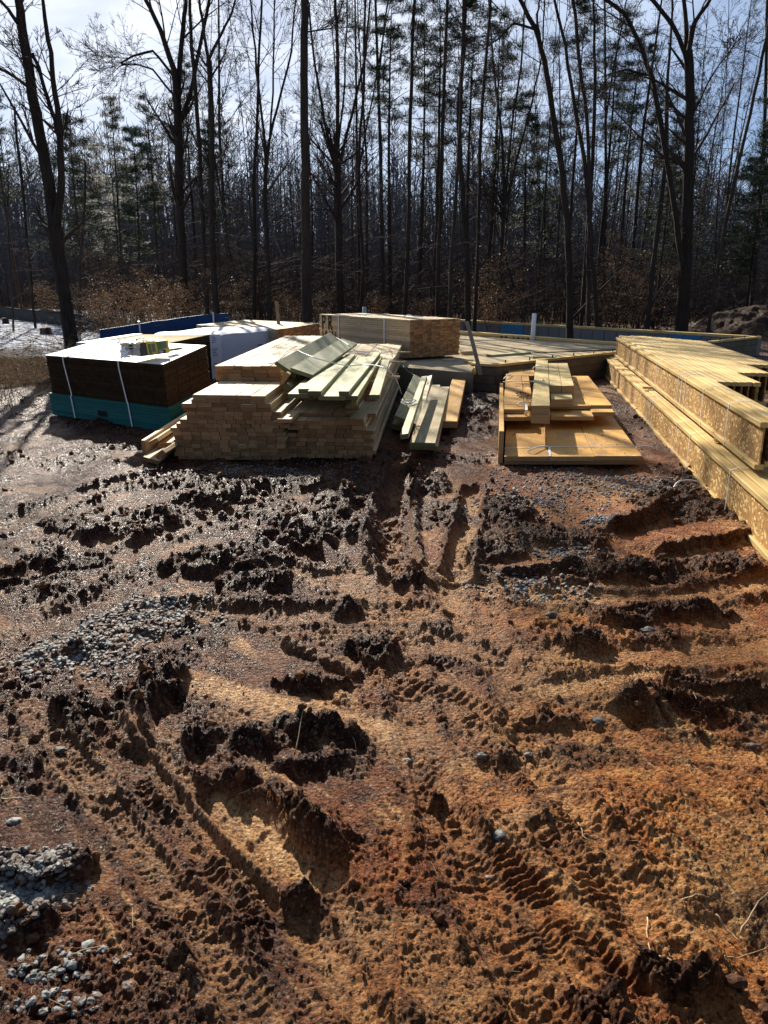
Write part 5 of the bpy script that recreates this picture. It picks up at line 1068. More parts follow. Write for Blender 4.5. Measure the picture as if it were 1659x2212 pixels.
stick([(160, 2090), (200, 2070), (235, 2060)], .004, 'pale straw stalk at the lower left'); stick([(640, 1640), (652, 1600), (660, 1585)], .004, 'short root standing in the dark clods', lift=.03)
stick([(700, 1570), (760, 1610), (770, 1640)], .003, 'thin root hanging over the dark clods', lift=.02)
n = 1500; rs = np.random.RandomState(9); mb = MB()
for i in range(n):
    x = rs.uniform(-3, 3); y = 1.0 + 7 * rs.uniform() ** 1.4; 
    mb_a = rs.uniform(0, 3.14); l = rs.uniform(.008, .035); mb.v  # collect below
xs = rs.uniform(-3, 3, n); ys_ = 1.0 + 7 * rs.uniform(0, 1, n) ** 1.4; hs = hgt(xs, ys_)
for x, y, z_, a_, l, r_ in zip(xs, ys_, hs, rs.uniform(0, 3.14, n), rs.uniform(.008, .04, n), rs.uniform(0, 1, n)):
    d = Vector((math.cos(a_) * l, math.sin(a_) * l, 0)); mb.tube([Vector((x, y, z_ + .004)) - d, Vector((x, y, z_ + .006)) + d], .0009, 3, 0, r_, False)
tag(mb.build('straw_litter', M['straw']), 'bits of straw and root scattered on the mud', kind='stuff')
# ---------------------------------------------------------------- woodland
class TB:                                   # fast tube collector
    def __init__(s): s.v = []; s.f = []; s.n = 0
    def tube(s, pts, rad, n):
        k = len(pts); P = np.array([(p.x, p.y, p.z) for p in pts]); D = np.empty_like(P); D[1:-1] = P[2:] - P[:-2]; D[0] = P[1] - P[0]; D[-1] = P[-1] - P[-2]
        D /= np.linalg.norm(D, axis=1, keepdims=True) + 1e-9; ref = np.array([1., 0.07, 0]) if abs(D[0][2]) > .8 else np.array([0.05, 0., 1.])
        A = np.cross(D, ref); A /= np.linalg.norm(A, axis=1, keepdims=True) + 1e-9; B = np.cross(D, A); th = np.arange(n) * 2 * math.pi / n; r = np.array(rad)[:, None, None]
        V = P[:, None, :] + r * (A[:, None, :] * np.cos(th)[None, :, None] + B[:, None, :] * np.sin(th)[None, :, None]); s.v.append(V.reshape(-1, 3))
        i = np.arange(k - 1)[:, None] * n; j = np.arange(n)[None, :]; j2 = (j + 1) % n
        s.f.append((np.stack([i + j, i + j2, i + n + j2, i + n + j], -1).reshape(-1, 4)) + s.n); s.n += k * n
    def quads(s, V):                        # V: (m,4,3)
        m = len(V); s.v.append(V.reshape(-1, 3)); s.f.append(np.arange(m * 4).reshape(m, 4) + s.n); s.n += m * 4
    def build(s, name, mat, parent=None, smooth=True, mat2=None, split=0):
        V = np.concatenate(s.v); F = np.concatenate(s.f)
        if parent is not None: V = V - np.array(parent.location)[None]
        o = np_mesh(name, V, F, mat, smooth, None, parent)
        if mat2: o.data.materials.append(mat2); o.data.polygons.foreach_set('material_index', (np.arange(len(o.data.polygons)) >= split).astype(np.int32))
        return o
def wander(p, d, ln, n, r, wob, up, rnd_):
    pts = [p.copy()]; d = d.normalized()
    for i in range(n):
        d = (d + Vector((rnd_.gauss(0, wob), rnd_.gauss(0, wob), rnd_.gauss(0, wob) * .6 + up))).normalized(); p = p + d * (ln / n); pts.append(p.copy())
    return pts
def limb(tb, p, d, ln, r, lvl, rnd_, o):
    """a branch with side branches; o: options"""
    n = 5 if lvl == 0 else (4 if lvl == 1 else 3)
    pts = wander(p, d, ln, n, r, o['wob'] * (1 + .25 * lvl), o['up'], rnd_); k = len(pts); e = max(.0038, r * .28)
    tb.tube(pts, [r + (e - r) * i / (k - 1) for i in range(k)], 5 if r > .03 else 3)
    if lvl >= o['depth']: return
    m = o['kids'][lvl]; m = max(1, int(m * rnd_.uniform(.7, 1.3)))
    for c in range(m):
        t_ = rnd_.uniform(.18, .98) if lvl else rnd_.uniform(.12, 1); x = t_ * (k - 1); i = min(int(x), k - 2); q = pts[i].lerp(pts[i + 1], x - i); dd = (pts[i + 1] - pts[i]).normalized()
        ax = Vector((rnd_.gauss(0, 1), rnd_.gauss(0, 1), rnd_.gauss(0, 1))); sd_ = (ax - dd * ax.dot(dd)).normalized(); a = rnd_.uniform(o['ang'][0], o['ang'][1])
        nd_ = dd * math.cos(a) + sd_ * math.sin(a); nl = ln * rnd_.uniform(.30, .62) * (1.15 - .6 * t_); limb(tb, q, nd_, nl, max(.0048, (r + (e - r) * t_) * rnd_.uniform(.42, .62)), lvl + 1, rnd_, o)
OPT = dict(wob=.10, up=.035, depth=3, kids=(6, 5, 4), ang=(.4, 1.0))
def crown_on(tb, stem, rad, rnd_, o, h0, nlimb, lmax, twigs=0, h00=None):
    """hang limbs on a stem polyline; h0: share of the stem that stays bare"""
    k = len(stem)
    for c in range(nlimb):
        t_ = h0 + (1 - h0) * rnd_.random() ** .8; x = t_ * (k - 1); i = min(int(x), k - 2); q = stem[i].lerp(stem[i + 1], x - i); r = rad[i] + (rad[i + 1] - rad[i]) * (x - i)
        az = rnd_.uniform(0, 6.283); a = rnd_.uniform(*o.get('lang', (.45, 1.0))); dd = (stem[i + 1] - stem[i]).normalized(); s_ = Vector((math.cos(az), math.sin(az), 0)); s_ = (s_ - dd * s_.dot(dd)).normalized()
        limb(tb, q, dd * math.cos(a) + s_ * math.sin(a), lmax * (1.15 - .75 * t_) * rnd_.uniform(.5, 1.1), max(.008, r * rnd_.uniform(.22, .48)), 0, rnd_, o)
    for c in range(twigs):
        t_ = rnd_.uniform(.05, max(h0, .3)); x = t_ * (k - 1); i = min(int(x), k - 2); q = stem[i].lerp(stem[i + 1], x - i); az = rnd_.uniform(0, 6.283)
        o2 = dict(o, depth=1, kids=(4, 2), up=-.01); limb(tb, q, Vector((math.cos(az), math.sin(az), rnd_.uniform(-.1, .5))), rnd_.uniform(.6, 1.8), .008, 0, rnd_, o2)
def straight(h, r, rnd_, lean=.02, n=9):
    d = Vector((rnd_.gauss(0, lean), rnd_.gauss(0, lean), 1)); pts = wander(Vector((0, 0, -.3)), d, h, n, r, .022, .02, rnd_); return pts, [max(.012, r * (1 - (i / n)) ** .8 * (1.25 if i == 0 else 1)) for i in range(n + 1)]
def proto_bare(name, h, r, seed, h0=.35, nl=14, lm=5, o=OPT, fork=False):
    rr = random.Random(seed); rt = thing(name, (0, 0, 0), 'x', 'tree'); st, rd = straight(h, r, rr); a = TB(); a.tube(st, rd, 7); b = TB(); crown_on(b, st, rd, rr, o, h0, nl, lm, 6)
    if fork:
        i = 3 + seed % 2; d = Vector((rr.uniform(-.35, .35), rr.uniform(-.2, .2), 1)); s2 = wander(st[i], d, h * .6, 6, r * .7, .04, .03, rr); r2 = [max(.012, rd[i] * .75 * (1 - k / 6.5)) for k in range(7)]; a.tube(s2, r2, 6); crown_on(b, s2, r2, rr, o, .2, nl // 2, lm * .8)
    a.build('trunk', M['bark'], rt); b.build('crown', M['twig'], rt); return rt
def needle_clumps(tb, pts, rnd_, dens, size):
    V = []
    for p in pts:
        for c in range(dens):
            q = np.array(p) + np.array([rnd_.gauss(0, size * .8), rnd_.gauss(0, size * .8), rnd_.gauss(0, size * .35)])
            for m in range(9):
                d = np.array([rnd_.gauss(0, 1), rnd_.gauss(0, 1), rnd_.gauss(.25, .6)]); d /= np.linalg.norm(d) + 1e-6; s_ = np.cross(d, [.3, .2, .9]); s_ /= np.linalg.norm(s_) + 1e-6; l = rnd_.uniform(.14, .26); w_ = .010
                V.append([q - s_ * w_, q + s_ * w_, q + d * l + s_ * w_ * .5, q + d * l - s_ * w_ * .5])
    tb.quads(np.array(V))
def proto_pine(name, h, r, seed, h0=.45, nb=34, lm=2.6, dens=4):
    rr = random.Random(seed); rt = thing(name, (0, 0, 0), 'x', 'tree'); st, rd = straight(h, r, rr, .03); a = TB(); a.tube(st, rd, 7); b = TB(); cl = []
    k = len(st)
    for c in range(nb):
        t_ = h0 + (1 - h0) * (c + rr.random()) / nb; x = t_ * (k - 1); i = min(int(x), k - 2); q = st[i].lerp(st[i + 1], min(x - i, 1)); az = rr.uniform(0, 6.283); ln = lm * (1.25 - .9 * (t_ - h0) / (1 - h0)) * rr.uniform(.45, 1.15)
        pts = wander(q, Vector((math.cos(az), math.sin(az), rr.uniform(-.15, .35))), ln, 5, .03, .10, .03, rr); b.tube(pts, [.03, .025, .02, .015, .01, .006], 3)
        for m in range(7):
            j = rr.randint(1, 4); q2 = pts[j].lerp(pts[j + 1], rr.random()); p2 = wander(q2, Vector((rr.gauss(0, 1), rr.gauss(0, 1), rr.uniform(-.1, .5))), ln * rr.uniform(.15, .35), 2, .01, .1, .04, rr); b.tube(p2, [.010, .007, .004], 3)
            cl.append(p2[-1]); cl.append(p2[1])
        cl.append(pts[-1])
    for c in range(14):      # dead stubs below the crown
        t_ = rr.uniform(.15, h0 + .1); x = t_ * (k - 1); i = min(int(x), k - 2); q = st[i].lerp(st[i + 1], x - i); az = rr.uniform(0, 6.283); pts = wander(q, Vector((math.cos(az), math.sin(az), rr.uniform(-.2, .2))), rr.uniform(.5, 1.8), 3, .01, .12, -.01, rr); b.tube(pts, [.012, .009, .006, .003], 3)
    a.build('trunk', M['pine_bark'], rt); sp_n = sum(len(f) for f in b.f); needle_clumps(b, cl, rr, dens, .20); b.build('crown', M['pine_bark'], rt, False, M['needle'], sp_n); return rt
def leafy(name, h, seed, nst=4, leaves=1500, spread=.8, leafmat='leaf'):
    rr = random.Random(seed); rt = thing(name, (0, 0, 0), 'x', 'shrub'); a = TB(); tips = []
    for s_ in range(nst):
        st = wander(Vector((rr.gauss(0, .1), rr.gauss(0, .1), -.1)), Vector((rr.gauss(0, .25), rr.gauss(0, .25), 1)), h * rr.uniform(.6, 1), 5, .015, .08, .03, rr); a.tube(st, [.018, .015, .012, .009, .006, .003], 4)
        for c in range(16):
            i = rr.randint(1, 4); q = st[i].lerp(st[i + 1], rr.random()); az = rr.uniform(0, 6.28); p2 = wander(q, Vector((math.cos(az), math.sin(az), rr.uniform(0, .5))), h * rr.uniform(.18, .38) * spread, 3, .005, .12, .02, rr); a.tube(p2, [.006, .004, .003, .0015], 3); tips += p2[1:]
    V = []
    for m in range(leaves):
        p = rr.choice(tips); q = np.array(p) + np.array([rr.gauss(0, .09), rr.gauss(0, .09), rr.gauss(0, .07)]); d = np.array([rr.gauss(0, 1), rr.gauss(0, 1), rr.gauss(-.5, .8)]); d /= np.linalg.norm(d); s_ = np.cross(d, [rr.gauss(0, 1), rr.gauss(0, 1), .5]); s_ /= np.linalg.norm(s_) + 1e-6; l = rr.uniform(.05, .09)
        V.append([q, q + d * l * .5 + s_ * l * .28, q + d * l, q + d * l * .5 - s_ * l * .28])
    a.build('stems', M['twig'], rt); b = TB(); b.quads(np.array(V)); b.build('crown', M[leafmat], rt, False); return rt
def gz(x, y):
    h_, _ = ground(np.array([x], float), np.array([y], float), False); return float(h_[0])
# --- trees one can trace in the photograph: stems as (u, v, width), at a distance
def traced(name, dist, stems, label, opt, seed, twigs=10, crown=True, vary=.0, cat='tree', group='bare trees at the edge of the wood'):
    rr = random.Random(seed); b0 = PY(stems[0][0][0], stems[0][0][1], dist); bz = gz(b0.x, dist); rt = thing(name, (b0.x, dist, bz), label, cat, group); a = TB(); b = TB()
    for si, st in enumerate(stems):
        y_ = dist + (0 if si == 0 else rr.uniform(-.25, .25)); P = [PY(u, v, y_ + vary * k) for k, (u, v, w_) in enumerate(st)]; r = [w_ / FPX * dist * .5 for u, v, w_ in st]
        if si == 0: P[0].z = min(P[0].z, bz) - .15; r[0] *= 1.15
        # extend the top above the frame
        if st[-1][1] < 20:
            d = (P[-1] - P[-2]).normalized(); ext = wander(P[-1], d, opt.get('ext', 5), 4, .1, .05, .03, rr)[1:]; r0 = r[-1]; P += ext; r += [r0 * .75, r0 * .5, r0 * .28, .012]
        # refine
        P2, r2 = [], []
        for i in range(len(P) - 1):
            for s_ in range(3): f = s_ / 3; P2.append(P[i].lerp(P[i + 1], f) + Vector((rr.gauss(0, .012), 0, 0)) * (0 if s_ == 0 else 1)); r2.append(r[i] + (r[i + 1] - r[i]) * f)
        P2.append(P[-1]); r2.append(r[-1]); a.tube(P2, r2, 9 if r2[0] > .1 else 6)
        if crown: crown_on(b, P2, r2, rr, opt, opt.get('h0', .35) if si == 0 else .15, opt.get('nl', 12) if si == 0 else opt.get('nl2', 6), opt.get('lm', 3.2), twigs if si == 0 else 2)
    a.build('trunk', M['bark'], rt); b.build('crown', M['twig'], rt); return rt
O1_ = dict(OPT, kids=(6, 5, 3), nl=16, nl2=10, lm=3.4, h0=.4, ang=(.35, .9), lang=(.4, .95)); O2_ = dict(O1_, nl=12, lm=2.6)
traced('forked_tree', 17, [[(155, 757, 28), (142, 650, 26), (128, 560, 27), (118, 490, 31)], [(118, 490, 24), (106, 400, 23), (92, 320, 21), (70, 210, 20), (55, 110, 18), (45, 40, 17), (38, -10, 14)], [(122, 490, 19), (133, 400, 14), (130, 300, 13), (124, 230, 11), (112, 140, 9), (100, 60, 8), (92, -5, 6)],
    [(122, 285, 9), (104, 215, 8), (84, 145, 7), (70, 115, 7)], [(38, 50, 8), (18, 20, 7), (-5, -8, 5)], [(134, 290, 3), (147, 235, 3), (140, 300, 2)]], 'big dark forked tree standing beside the board piles at the left', dict(O1_, nl=3, nl2=9, lm=1.9, kids=(5, 4, 2), lang=(.7, 1.2)), 1, 26)
traced('deciduous_tree', 27, [[(398, 690, 18), (394, 560, 17), (388, 420, 16), (386, 300, 16), (382, 210, 16)], [(382, 240, 11), (376, 150, 12), (352, 80, 10), (330, 30, 9), (310, -10, 8)], [(384, 230, 11), (388, 140, 10), (396, 60, 9), (402, -10, 7)], [(388, 270, 9), (412, 200, 8), (432, 100, 7), (452, 0, 6)], [(372, 160, 6), (330, 110, 5), (290, 120, 4), (260, 136, 3)], [(375, 205, 5), (330, 150, 4), (300, 140, 3), (262, 140, 2)]],
    'tall bare tree with spreading forks, left of centre', O1_, 2)
traced('deciduous_tree', 24, [[(468, 690, 13), (460, 560, 13), (456, 430, 12), (458, 300, 11), (452, 130, 10)], [(452, 135, 7), (440, 70, 6), (430, -5, 5)], [(453, 125, 6), (480, 70, 5), (500, 30, 4), (510, -8, 4)], [(460, 330, 6), (478, 430, 4), (500, 560, 3)]], 'slim bare tree leaning slightly right of the spreading one', O2_, 3)
traced('deciduous_tree', 26, [[(448, 690, 9), (440, 520, 9), (432, 330, 9), (420, 160, 8), (413, 80, 7), (410, -10, 6)]], 'thin bare trunk close behind the slim leaning tree', O2_, 4)
traced('deciduous_tree', 22, [[(663, 700, 21), (662, 560, 20), (659, 400, 18), (657, 250, 16), (657, 120, 15), (657, -10, 14)], [(657, 70, 3), (690, 65, 3), (725, 60, 2)]], 'single thick straight dark trunk near the middle', dict(O2_, nl=7, lm=1.6, h0=.5), 5, 26)
traced('deciduous_tree', 24, [[(549, 697, 8), (551, 560, 8), (548, 400, 7), (556, 250, 6), (560, 100, 5), (566, -8, 4)]], 'thin pale trunk between the middle trees', O2_, 6)
traced('deciduous_tree', 24, [[(582, 695, 9), (580, 560, 9), (572, 420, 9), (575, 330, 8)], [(575, 330, 6), (600, 230, 5), (630, 110, 4), (640, -8, 3)], [(574, 330, 6), (560, 200, 5), (545, 60, 4), (540, -8, 3)], [(577, 360, 5), (590, 200, 4), (592, 30, 3), (594, -8, 3)]], 'slender tree forking into a fan left of the thick trunk', O2_, 7)
traced('deciduous_tree', 27, [[(735, 690, 15), (732, 560, 15), (730, 430, 15), (728, 330, 13)], [(728, 330, 9), (730, 200, 8), (728, 80, 7), (724, -8, 6)], [(730, 380, 8), (700, 260, 6), (680, 140, 5), (668, 20, 4), (664, -8, 3)], [(731, 370, 8), (760, 250, 6), (790, 120, 5), (800, -8, 4)], [(730, 400, 6), (712, 320, 5), (690, 260, 4)], [(730, 330, 5), (745, 180, 4), (750, -8, 3)]], 'wide branching tree just right of the thick trunk', O1_, 8)
traced('deciduous_tree', 25, [[(775, 690, 8), (785, 580, 7), (778, 470, 7), (776, 330, 6), (786, 180, 6), (788, 40, 5), (790, -8, 4)]], 'crooked slim trunk right of the wide branching tree', O2_, 9)
traced('deciduous_tree', 22, [[(870, 685, 10), (880, 560, 9), (884, 420, 8), (886, 250, 8), (890, 110, 7), (896, -8, 6)]], 'straight grey trunk above the lettered lumber bundle', O2_, 10, 14)
traced('deciduous_tree', 24, [[(943, 685, 9), (948, 520, 9), (955, 340, 8), (960, 160, 7), (967, -8, 6)]], 'dark straight trunk right of the lettered bundle', O2_, 11)
traced('deciduous_tree', 21, [[(970, 685, 8), (974, 560, 8), (986, 400, 7), (995, 260, 7), (999, 100, 6), (1002, -8, 5)]], 'thin light brown trunk leaning right at the centre', dict(O2_, nl=8), 12)
traced('deciduous_tree', 23, [[(1012, 680, 12), (1010, 560, 12), (1000, 440, 11), (995, 360, 10), (990, 230, 8), (1003, 110, 7), (1006, -8, 6)]], 'bent dark trunk behind the thin light brown one', O2_, 13)
traced('deciduous_tree', 24, [[(1025, 680, 8), (1033, 520, 7), (1036, 330, 7), (1048, 150, 6), (1060, -8, 5)]], 'slim trunk right of the bent dark trunk', O2_, 14)
traced('deciduous_tree', 26, [[(1080, 600, 9), (1085, 500, 9), (1090, 440, 9)], [(1090, 450, 7), (1120, 330, 5), (1150, 220, 4), (1170, 120, 3), (1176, 10, 3), (1178, -8, 2)], [(1090, 440, 7), (1085, 300, 5), (1070, 180, 4), (1060, 60, 3), (1055, -8, 3)], [(1091, 430, 6), (1105, 280, 4), (1125, 150, 4), (1135, -8, 3)]], 'fan shaped tree with upright branches right of centre', O1_, 15)
traced('deciduous_tree', 20, [[(1236, 712, 14), (1230, 580, 14), (1222, 450, 13), (1210, 340, 12), (1192, 230, 11), (1176, 130, 10), (1156, 60, 9), (1120, -8, 7)], [(1165, 90, 5), (1160, 30, 4), (1168, -8, 3)], [(1160, 65, 5), (1110, 50, 4), (1070, 90, 3)]], 'tall dark trunk leaning left behind the foundation wall', dict(O1_, nl=10), 16, 16)
traced('deciduous_tree', 22, [[(1295, 705, 9), (1283, 590, 9), (1272, 460, 9), (1262, 340, 8), (1240, 220, 7), (1222, 100, 6), (1196, -8, 5)]], 'leaning trunk behind and right of the tall leaning one', O2_, 17)
traced('deciduous_tree', 24, [[(1275, 700, 8), (1270, 560, 8), (1276, 420, 8), (1268, 260, 7), (1250, 120, 7), (1236, -8, 6)]], 'dark slender trunk crossing the leaning ones', O2_, 18)
traced('deciduous_tree', 26, [[(1270, 500, 8), (1280, 350, 8), (1285, 200, 7), (1284, 60, 5), (1282, -8, 4)]], 'slender upright trunk above the blue foundation patch', O2_, 19)
traced('deciduous_tree', 23, [[(1478, 672, 26), (1482, 560, 24), (1486, 430, 21), (1490, 300, 19), (1490, 190, 18), (1486, 110, 17)], [(1486, 120, 10), (1500, 50, 9), (1538, -8, 6)], [(1484, 120, 9), (1482, 50, 8), (1476, -8, 7)], [(1484, 125, 9), (1456, 60, 8), (1410, 0, 7), (1398, -8, 5)], [(1478, 600, 12), (1462, 480, 11), (1446, 380, 10), (1428, 270, 10), (1410, 170, 9), (1380, 90, 8), (1350, 30, 7), (1300, -8, 6)], [(1410, 165, 4), (1350, 150, 3), (1300, 165, 2)], [(1500, 240, 4), (1540, 160, 3), (1590, 90, 2)]], 'very thick double trunked tree at the right behind the earth heap', dict(O1_, nl=10, lm=3.0), 20, 16)
traced('deciduous_tree', 25, [[(1400, 690, 10), (1410, 580, 10), (1425, 460, 10), (1437, 350, 8), (1440, 200, 6), (1450, 60, 4), (1452, -8, 4)]], 'thinner dark tree just left of the thick double trunk', O2_, 21)
traced('deciduous_tree', 22, [[(1535, 668, 6), (1560, 520, 7), (1585, 400, 7), (1610, 290, 6), (1640, 160, 6), (1662, 40, 5), (1672, -8, 4)]], 'slender tree leaning to the right near the right edge', dict(O2_, lang=(.7, 1.2)), 22, 20)
traced('deciduous_tree', 30, [[(1625, 660, 8), (1640, 480, 8), (1650, 320, 7), (1656, 100, 6), (1658, -8, 5)]], 'bare trunk at the right edge of the picture', O2_, 23)
traced('deciduous_tree', 30, [[(68, 640, 5), (58, 520, 6), (48, 400, 6), (36, 300, 5), (32, 230, 4)]], 'thin leaning trunk left of the big forked tree', dict(O2_, nl=6, lm=1.5), 24)
traced('deciduous_tree', 28, [[(18, 640, 4), (18, 520, 4), (17, 440, 3), (18, 365, 2)]], 'short thin dead trunk at the left edge', dict(O2_, nl=3, lm=1.0), 25)
traced('deciduous_tree', 26, [[(165, 670, 6), (172, 560, 6), (183, 440, 5), (185, 350, 4)]], 'thin curved trunk right of the big forked tree', dict(O2_, nl=5, lm=1.5), 26)
traced('fallen_trunk', 21, [[(960, 640, 0.1), (1000, 610, 0.1)]], 'x', dict(O2_, nl=0), 27) if False else None
for k, (u0, v0, u1, v1, w_, lab) in enumerate([(1235, 690, 1330, 580, 4, 'long thin dead branch leaning across the wood behind the foundation'), (1390, 680, 1470, 560, 5, 'dead branch leaning against the thick double trunk'), (1110, 620, 1040, 430, 4, 'leaning dead pole in the middle of the wood')]):
    a_, b_ = PY(u0, v0, 25), PY(u1, v1, 25.5); tag(MB().tube(wander(a_, b_ - a_, (b_ - a_).length, 5, .05, .03, 0, random.Random(k)), [.04, .038, .035, .03, .022, .015], 6).build('dead_branch', M['bark'], None, True), lab, 'branch', 'dead branches leaning in the wood')
# --- prototypes, then individual copies through the wood
PR = [proto_bare('deciduous_tree', 19, .10, 31, .35, 20, 4.2), proto_bare('deciduous_tree', 17, .075, 32, .4, 18, 3.4, fork=True), proto_bare('deciduous_tree', 21, .12, 33, .45, 18, 4.6), proto_bare('deciduous_tree', 15, .055, 34, .3, 18, 2.8),
      proto_bare('deciduous_tree', 18, .08, 35, .3, 18, 3.6, fork=True), proto_bare('deciduous_tree', 12, .038, 36, .25, 18, 2.2)]
PP = [proto_pine('pine_tree', 15, .13, 41), proto_pine('pine_tree', 17, .15, 42, .5, 36, 2.8), proto_pine('pine_tree', 12, .11, 43, .3, 36, 2.6), proto_pine('pine_tree', 19, .15, 44, .6, 30, 2.9)]
used = set()
def place(p, x, y, s, rz, label, group, sz=1.0):
    o = p if p.name not in used else copy_tree(p); used.add(o.name); o.location = (x, y, gz(x, y)); o.scale = (s, s, s * sz); o.rotation_euler = (0, 0, rz); o['label'] = label; o['group'] = group; return o
# pines read off the photograph: u, distance, top v, kind
pines = [(36, 42, 183, 1, 'pine with a dense rounded crown at the left edge'), (186, 40, 235, 2, 'bushy pine right of the big forked tree, its needles reaching low'), (262, 44, 190, 0, 'pine with layered crown, second right of the big forked tree'), (300, 40, 262, 2, 'pine half hidden by thin trunks, left of the spreading tree'),
         (340, 46, 200, 1, 'tall pine rising left of the spreading bare tree'), (425, 44, 120, 3, 'pine crown showing between two bare trunks'), (480, 46, 250, 0, 'low pine right of the slim leaning tree'), (240, 52, 300, 2, 'small pine in the gap of sky at the left'),
         (845, 30, -60, 3, 'dark pine above the middle of the wood, cut by the top edge'), (905, 34, 10, 1, 'dark pine right of the straight grey trunk'), (940, 30, -80, 3, 'pine with high crown reaching past the top, right of centre'), (1010, 32, -30, 3, 'dense dark pine crown over the bent trunk'), (1050, 36, 20, 1, 'pine right of the bent trunk, crown near the top'),
         (1130, 38, 180, 0, 'lower pine crown left of the tall leaning trunk'), (1225, 34, -20, 3, 'dark pine behind the tall leaning trunk'), (1290, 36, 10, 1, 'pine right of the tall leaning trunk'), (1340, 38, 60, 3, 'pine with wide flat layers, left of the thick double trunk'), (1380, 42, 180, 0, 'smaller pine just left of the thick double trunk'),
         (1440, 44, 240, 2, 'low dark pine behind the thick double trunk'), (1625, 26, 250, 2, 'dark evergreen with drooping branches at the right edge'), (1670, 24, 130, 2, 'darkest evergreen cut by the right edge'), (1590, 34, 330, 2, 'small evergreen left of the dark one at the right edge'), (1180, 44, 240, 2, 'small pine deep in the wood behind the slab'), (1420, 30, 470, 2, 'short evergreen low beside the thick double trunk')]
HP = [15, 17, 12, 19]
for i, (u, y, vt, k, lab) in enumerate(pines):
    p_ = PY(u, 600, y); zt = PY(u, vt, y).z; g0_ = gz(p_.x, y); s = max(.55, min(1.5, (zt - g0_) / HP[k])); place(PP[k], p_.x, y, s, i * 2.399, lab, 'pines in the wood')
rr = random.Random(77); spots = []
while len(spots) < 96:
    y = 27 + 48 * rr.random() ** .8; u = rr.uniform(-120, 1780); x = PY(u, 600, y).x
    if u < 250 and y < 55 and rr.random() < .85: continue
    if u < 420 and rr.random() < .45: continue
    if any(abs(u - q[0]) < 7 and abs(y - q[2]) < 6 for q in spots): continue
    spots.append((u, x, y))
spots.sort(); 
for i, (u, x, y) in enumerate(spots):
    k = rr.choice([0, 1, 2, 3, 3, 4, 5, 5]); s = rr.uniform(.75, 1.15) * (.72 if u < 420 else 1) ; dense = 'near' if y < 40 else ('middle' if y < 56 else 'deep')
    third = 'left third' if u < 553 else ('middle third' if u < 1106 else 'right third'); n_ = sum(1 for q in spots[:i] if (q[0] >= 553) == (u >= 553) and (q[0] >= 1106) == (u >= 1106))
    kind = ['tall', 'forked', 'big', 'slender', 'twin stemmed', 'small'][k]
    def words(n): return ORD[n] if n < 20 else (['twenty', 'thirty', 'forty', 'fifty', 'sixty'][n // 10 - 2] + ('-' + ORD[n % 10 - 1] if n % 10 else 'th')).replace('tyth', 'tieth').replace('yth', 'ieth')
    place(PR[k], x, y, s, rr.uniform(0, 6.28), '%s bare tree in the %s wood, %s from left in the %s' % (kind, dense, words(n_), third), 'bare trees filling the wood')
# shrubs that keep their tan leaves
LS_ = [leafy('beech_sapling', 3.2, 51), leafy('beech_sapling', 2.2, 52, 5, 1500, 1.1), leafy('beech_sapling', 4.2, 53, 3, 1300, .7)]
shr = [(215, 24, 1, 1.0, 'pale leafed shrub left, above the snow'), (255, 25, 0, .9, 'tan shrub second from the left by the black fence'), (290, 23, 1, 1.2, 'tan shrub with curled leaves behind the blue pile'), (330, 26, 0, 1.0, 'bright tan shrub behind the left end of the blue pile'), (365, 24, 1, 1.2, 'low tan shrub beside the spreading tree foot'),
       (235, 30, 2, .9, 'orange leafed sapling left of the blue pile, a tall one'), (425, 27, 1, .8, 'small tan shrub between two bare trunks'), (490, 26, 0, 1.0, 'orange shrub right of the slim leaning tree'), (520, 29, 2, .7, 'thin orange sapling above the end of the blue pile'), (620, 27, 1, 1.0, 'low orange shrub left of the thick straight trunk'),
       (690, 27, 0, .8, 'dull tan shrub right of the thick straight trunk'), (1070, 25, 0, 1.25, 'orange shrub behind the foundation, right of centre'), (1045, 26, 1, 1.0, 'low orange shrub beside the larger one behind the foundation'), (1105, 27, 2, .6, 'thin brown leafed sapling behind the foundation wall'), (1330, 27, 2, 1.1, 'tall brown leafed sapling near the leaning trunks'),
       (1370, 26, 2, .9, 'brown leafed sapling left of the thick double trunk'), (1300, 28, 0, .9, 'dull brown shrub behind the leaning trunks'), (1400, 28, 0, 1.3, 'brown leafed shrub at the foot of the thick double trunk'), (170, 33, 1, 1.1, 'tan shrub far left beyond the snow'), (95, 40, 1, 1.2, 'tan brush at the left edge beyond the fence'), (820, 28, 1, .9, 'dull shrub behind the lettered bundle'), (905, 27, 1, .8, 'dull shrub right of the straight grey trunk')]
for i, (u, y, k, s, lab) in enumerate(shr): x = PY(u, 600, y).x; place(LS_[k], x, y, s * .72, i * 1.9, lab, 'tan leaved shrubs at the edge of the wood')
# --- the far wood and the undergrowth, uncountable
rr = random.Random(5); a = TB()
for i in range(1900):
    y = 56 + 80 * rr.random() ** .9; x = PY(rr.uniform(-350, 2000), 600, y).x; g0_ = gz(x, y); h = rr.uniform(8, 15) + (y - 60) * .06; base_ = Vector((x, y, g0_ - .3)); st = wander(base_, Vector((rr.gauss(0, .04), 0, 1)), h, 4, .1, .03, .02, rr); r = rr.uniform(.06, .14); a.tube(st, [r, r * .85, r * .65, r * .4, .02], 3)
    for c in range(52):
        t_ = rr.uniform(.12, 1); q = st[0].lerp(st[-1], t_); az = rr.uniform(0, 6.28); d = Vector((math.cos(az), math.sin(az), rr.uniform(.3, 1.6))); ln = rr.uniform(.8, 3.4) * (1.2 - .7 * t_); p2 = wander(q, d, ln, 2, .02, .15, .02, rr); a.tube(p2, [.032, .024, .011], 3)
tag(a.build('far_wood', M['haze_bark'], None, False), 'distant bare wood closing the view behind the trees', kind='stuff')
a = TB(); b = TB(); V = []
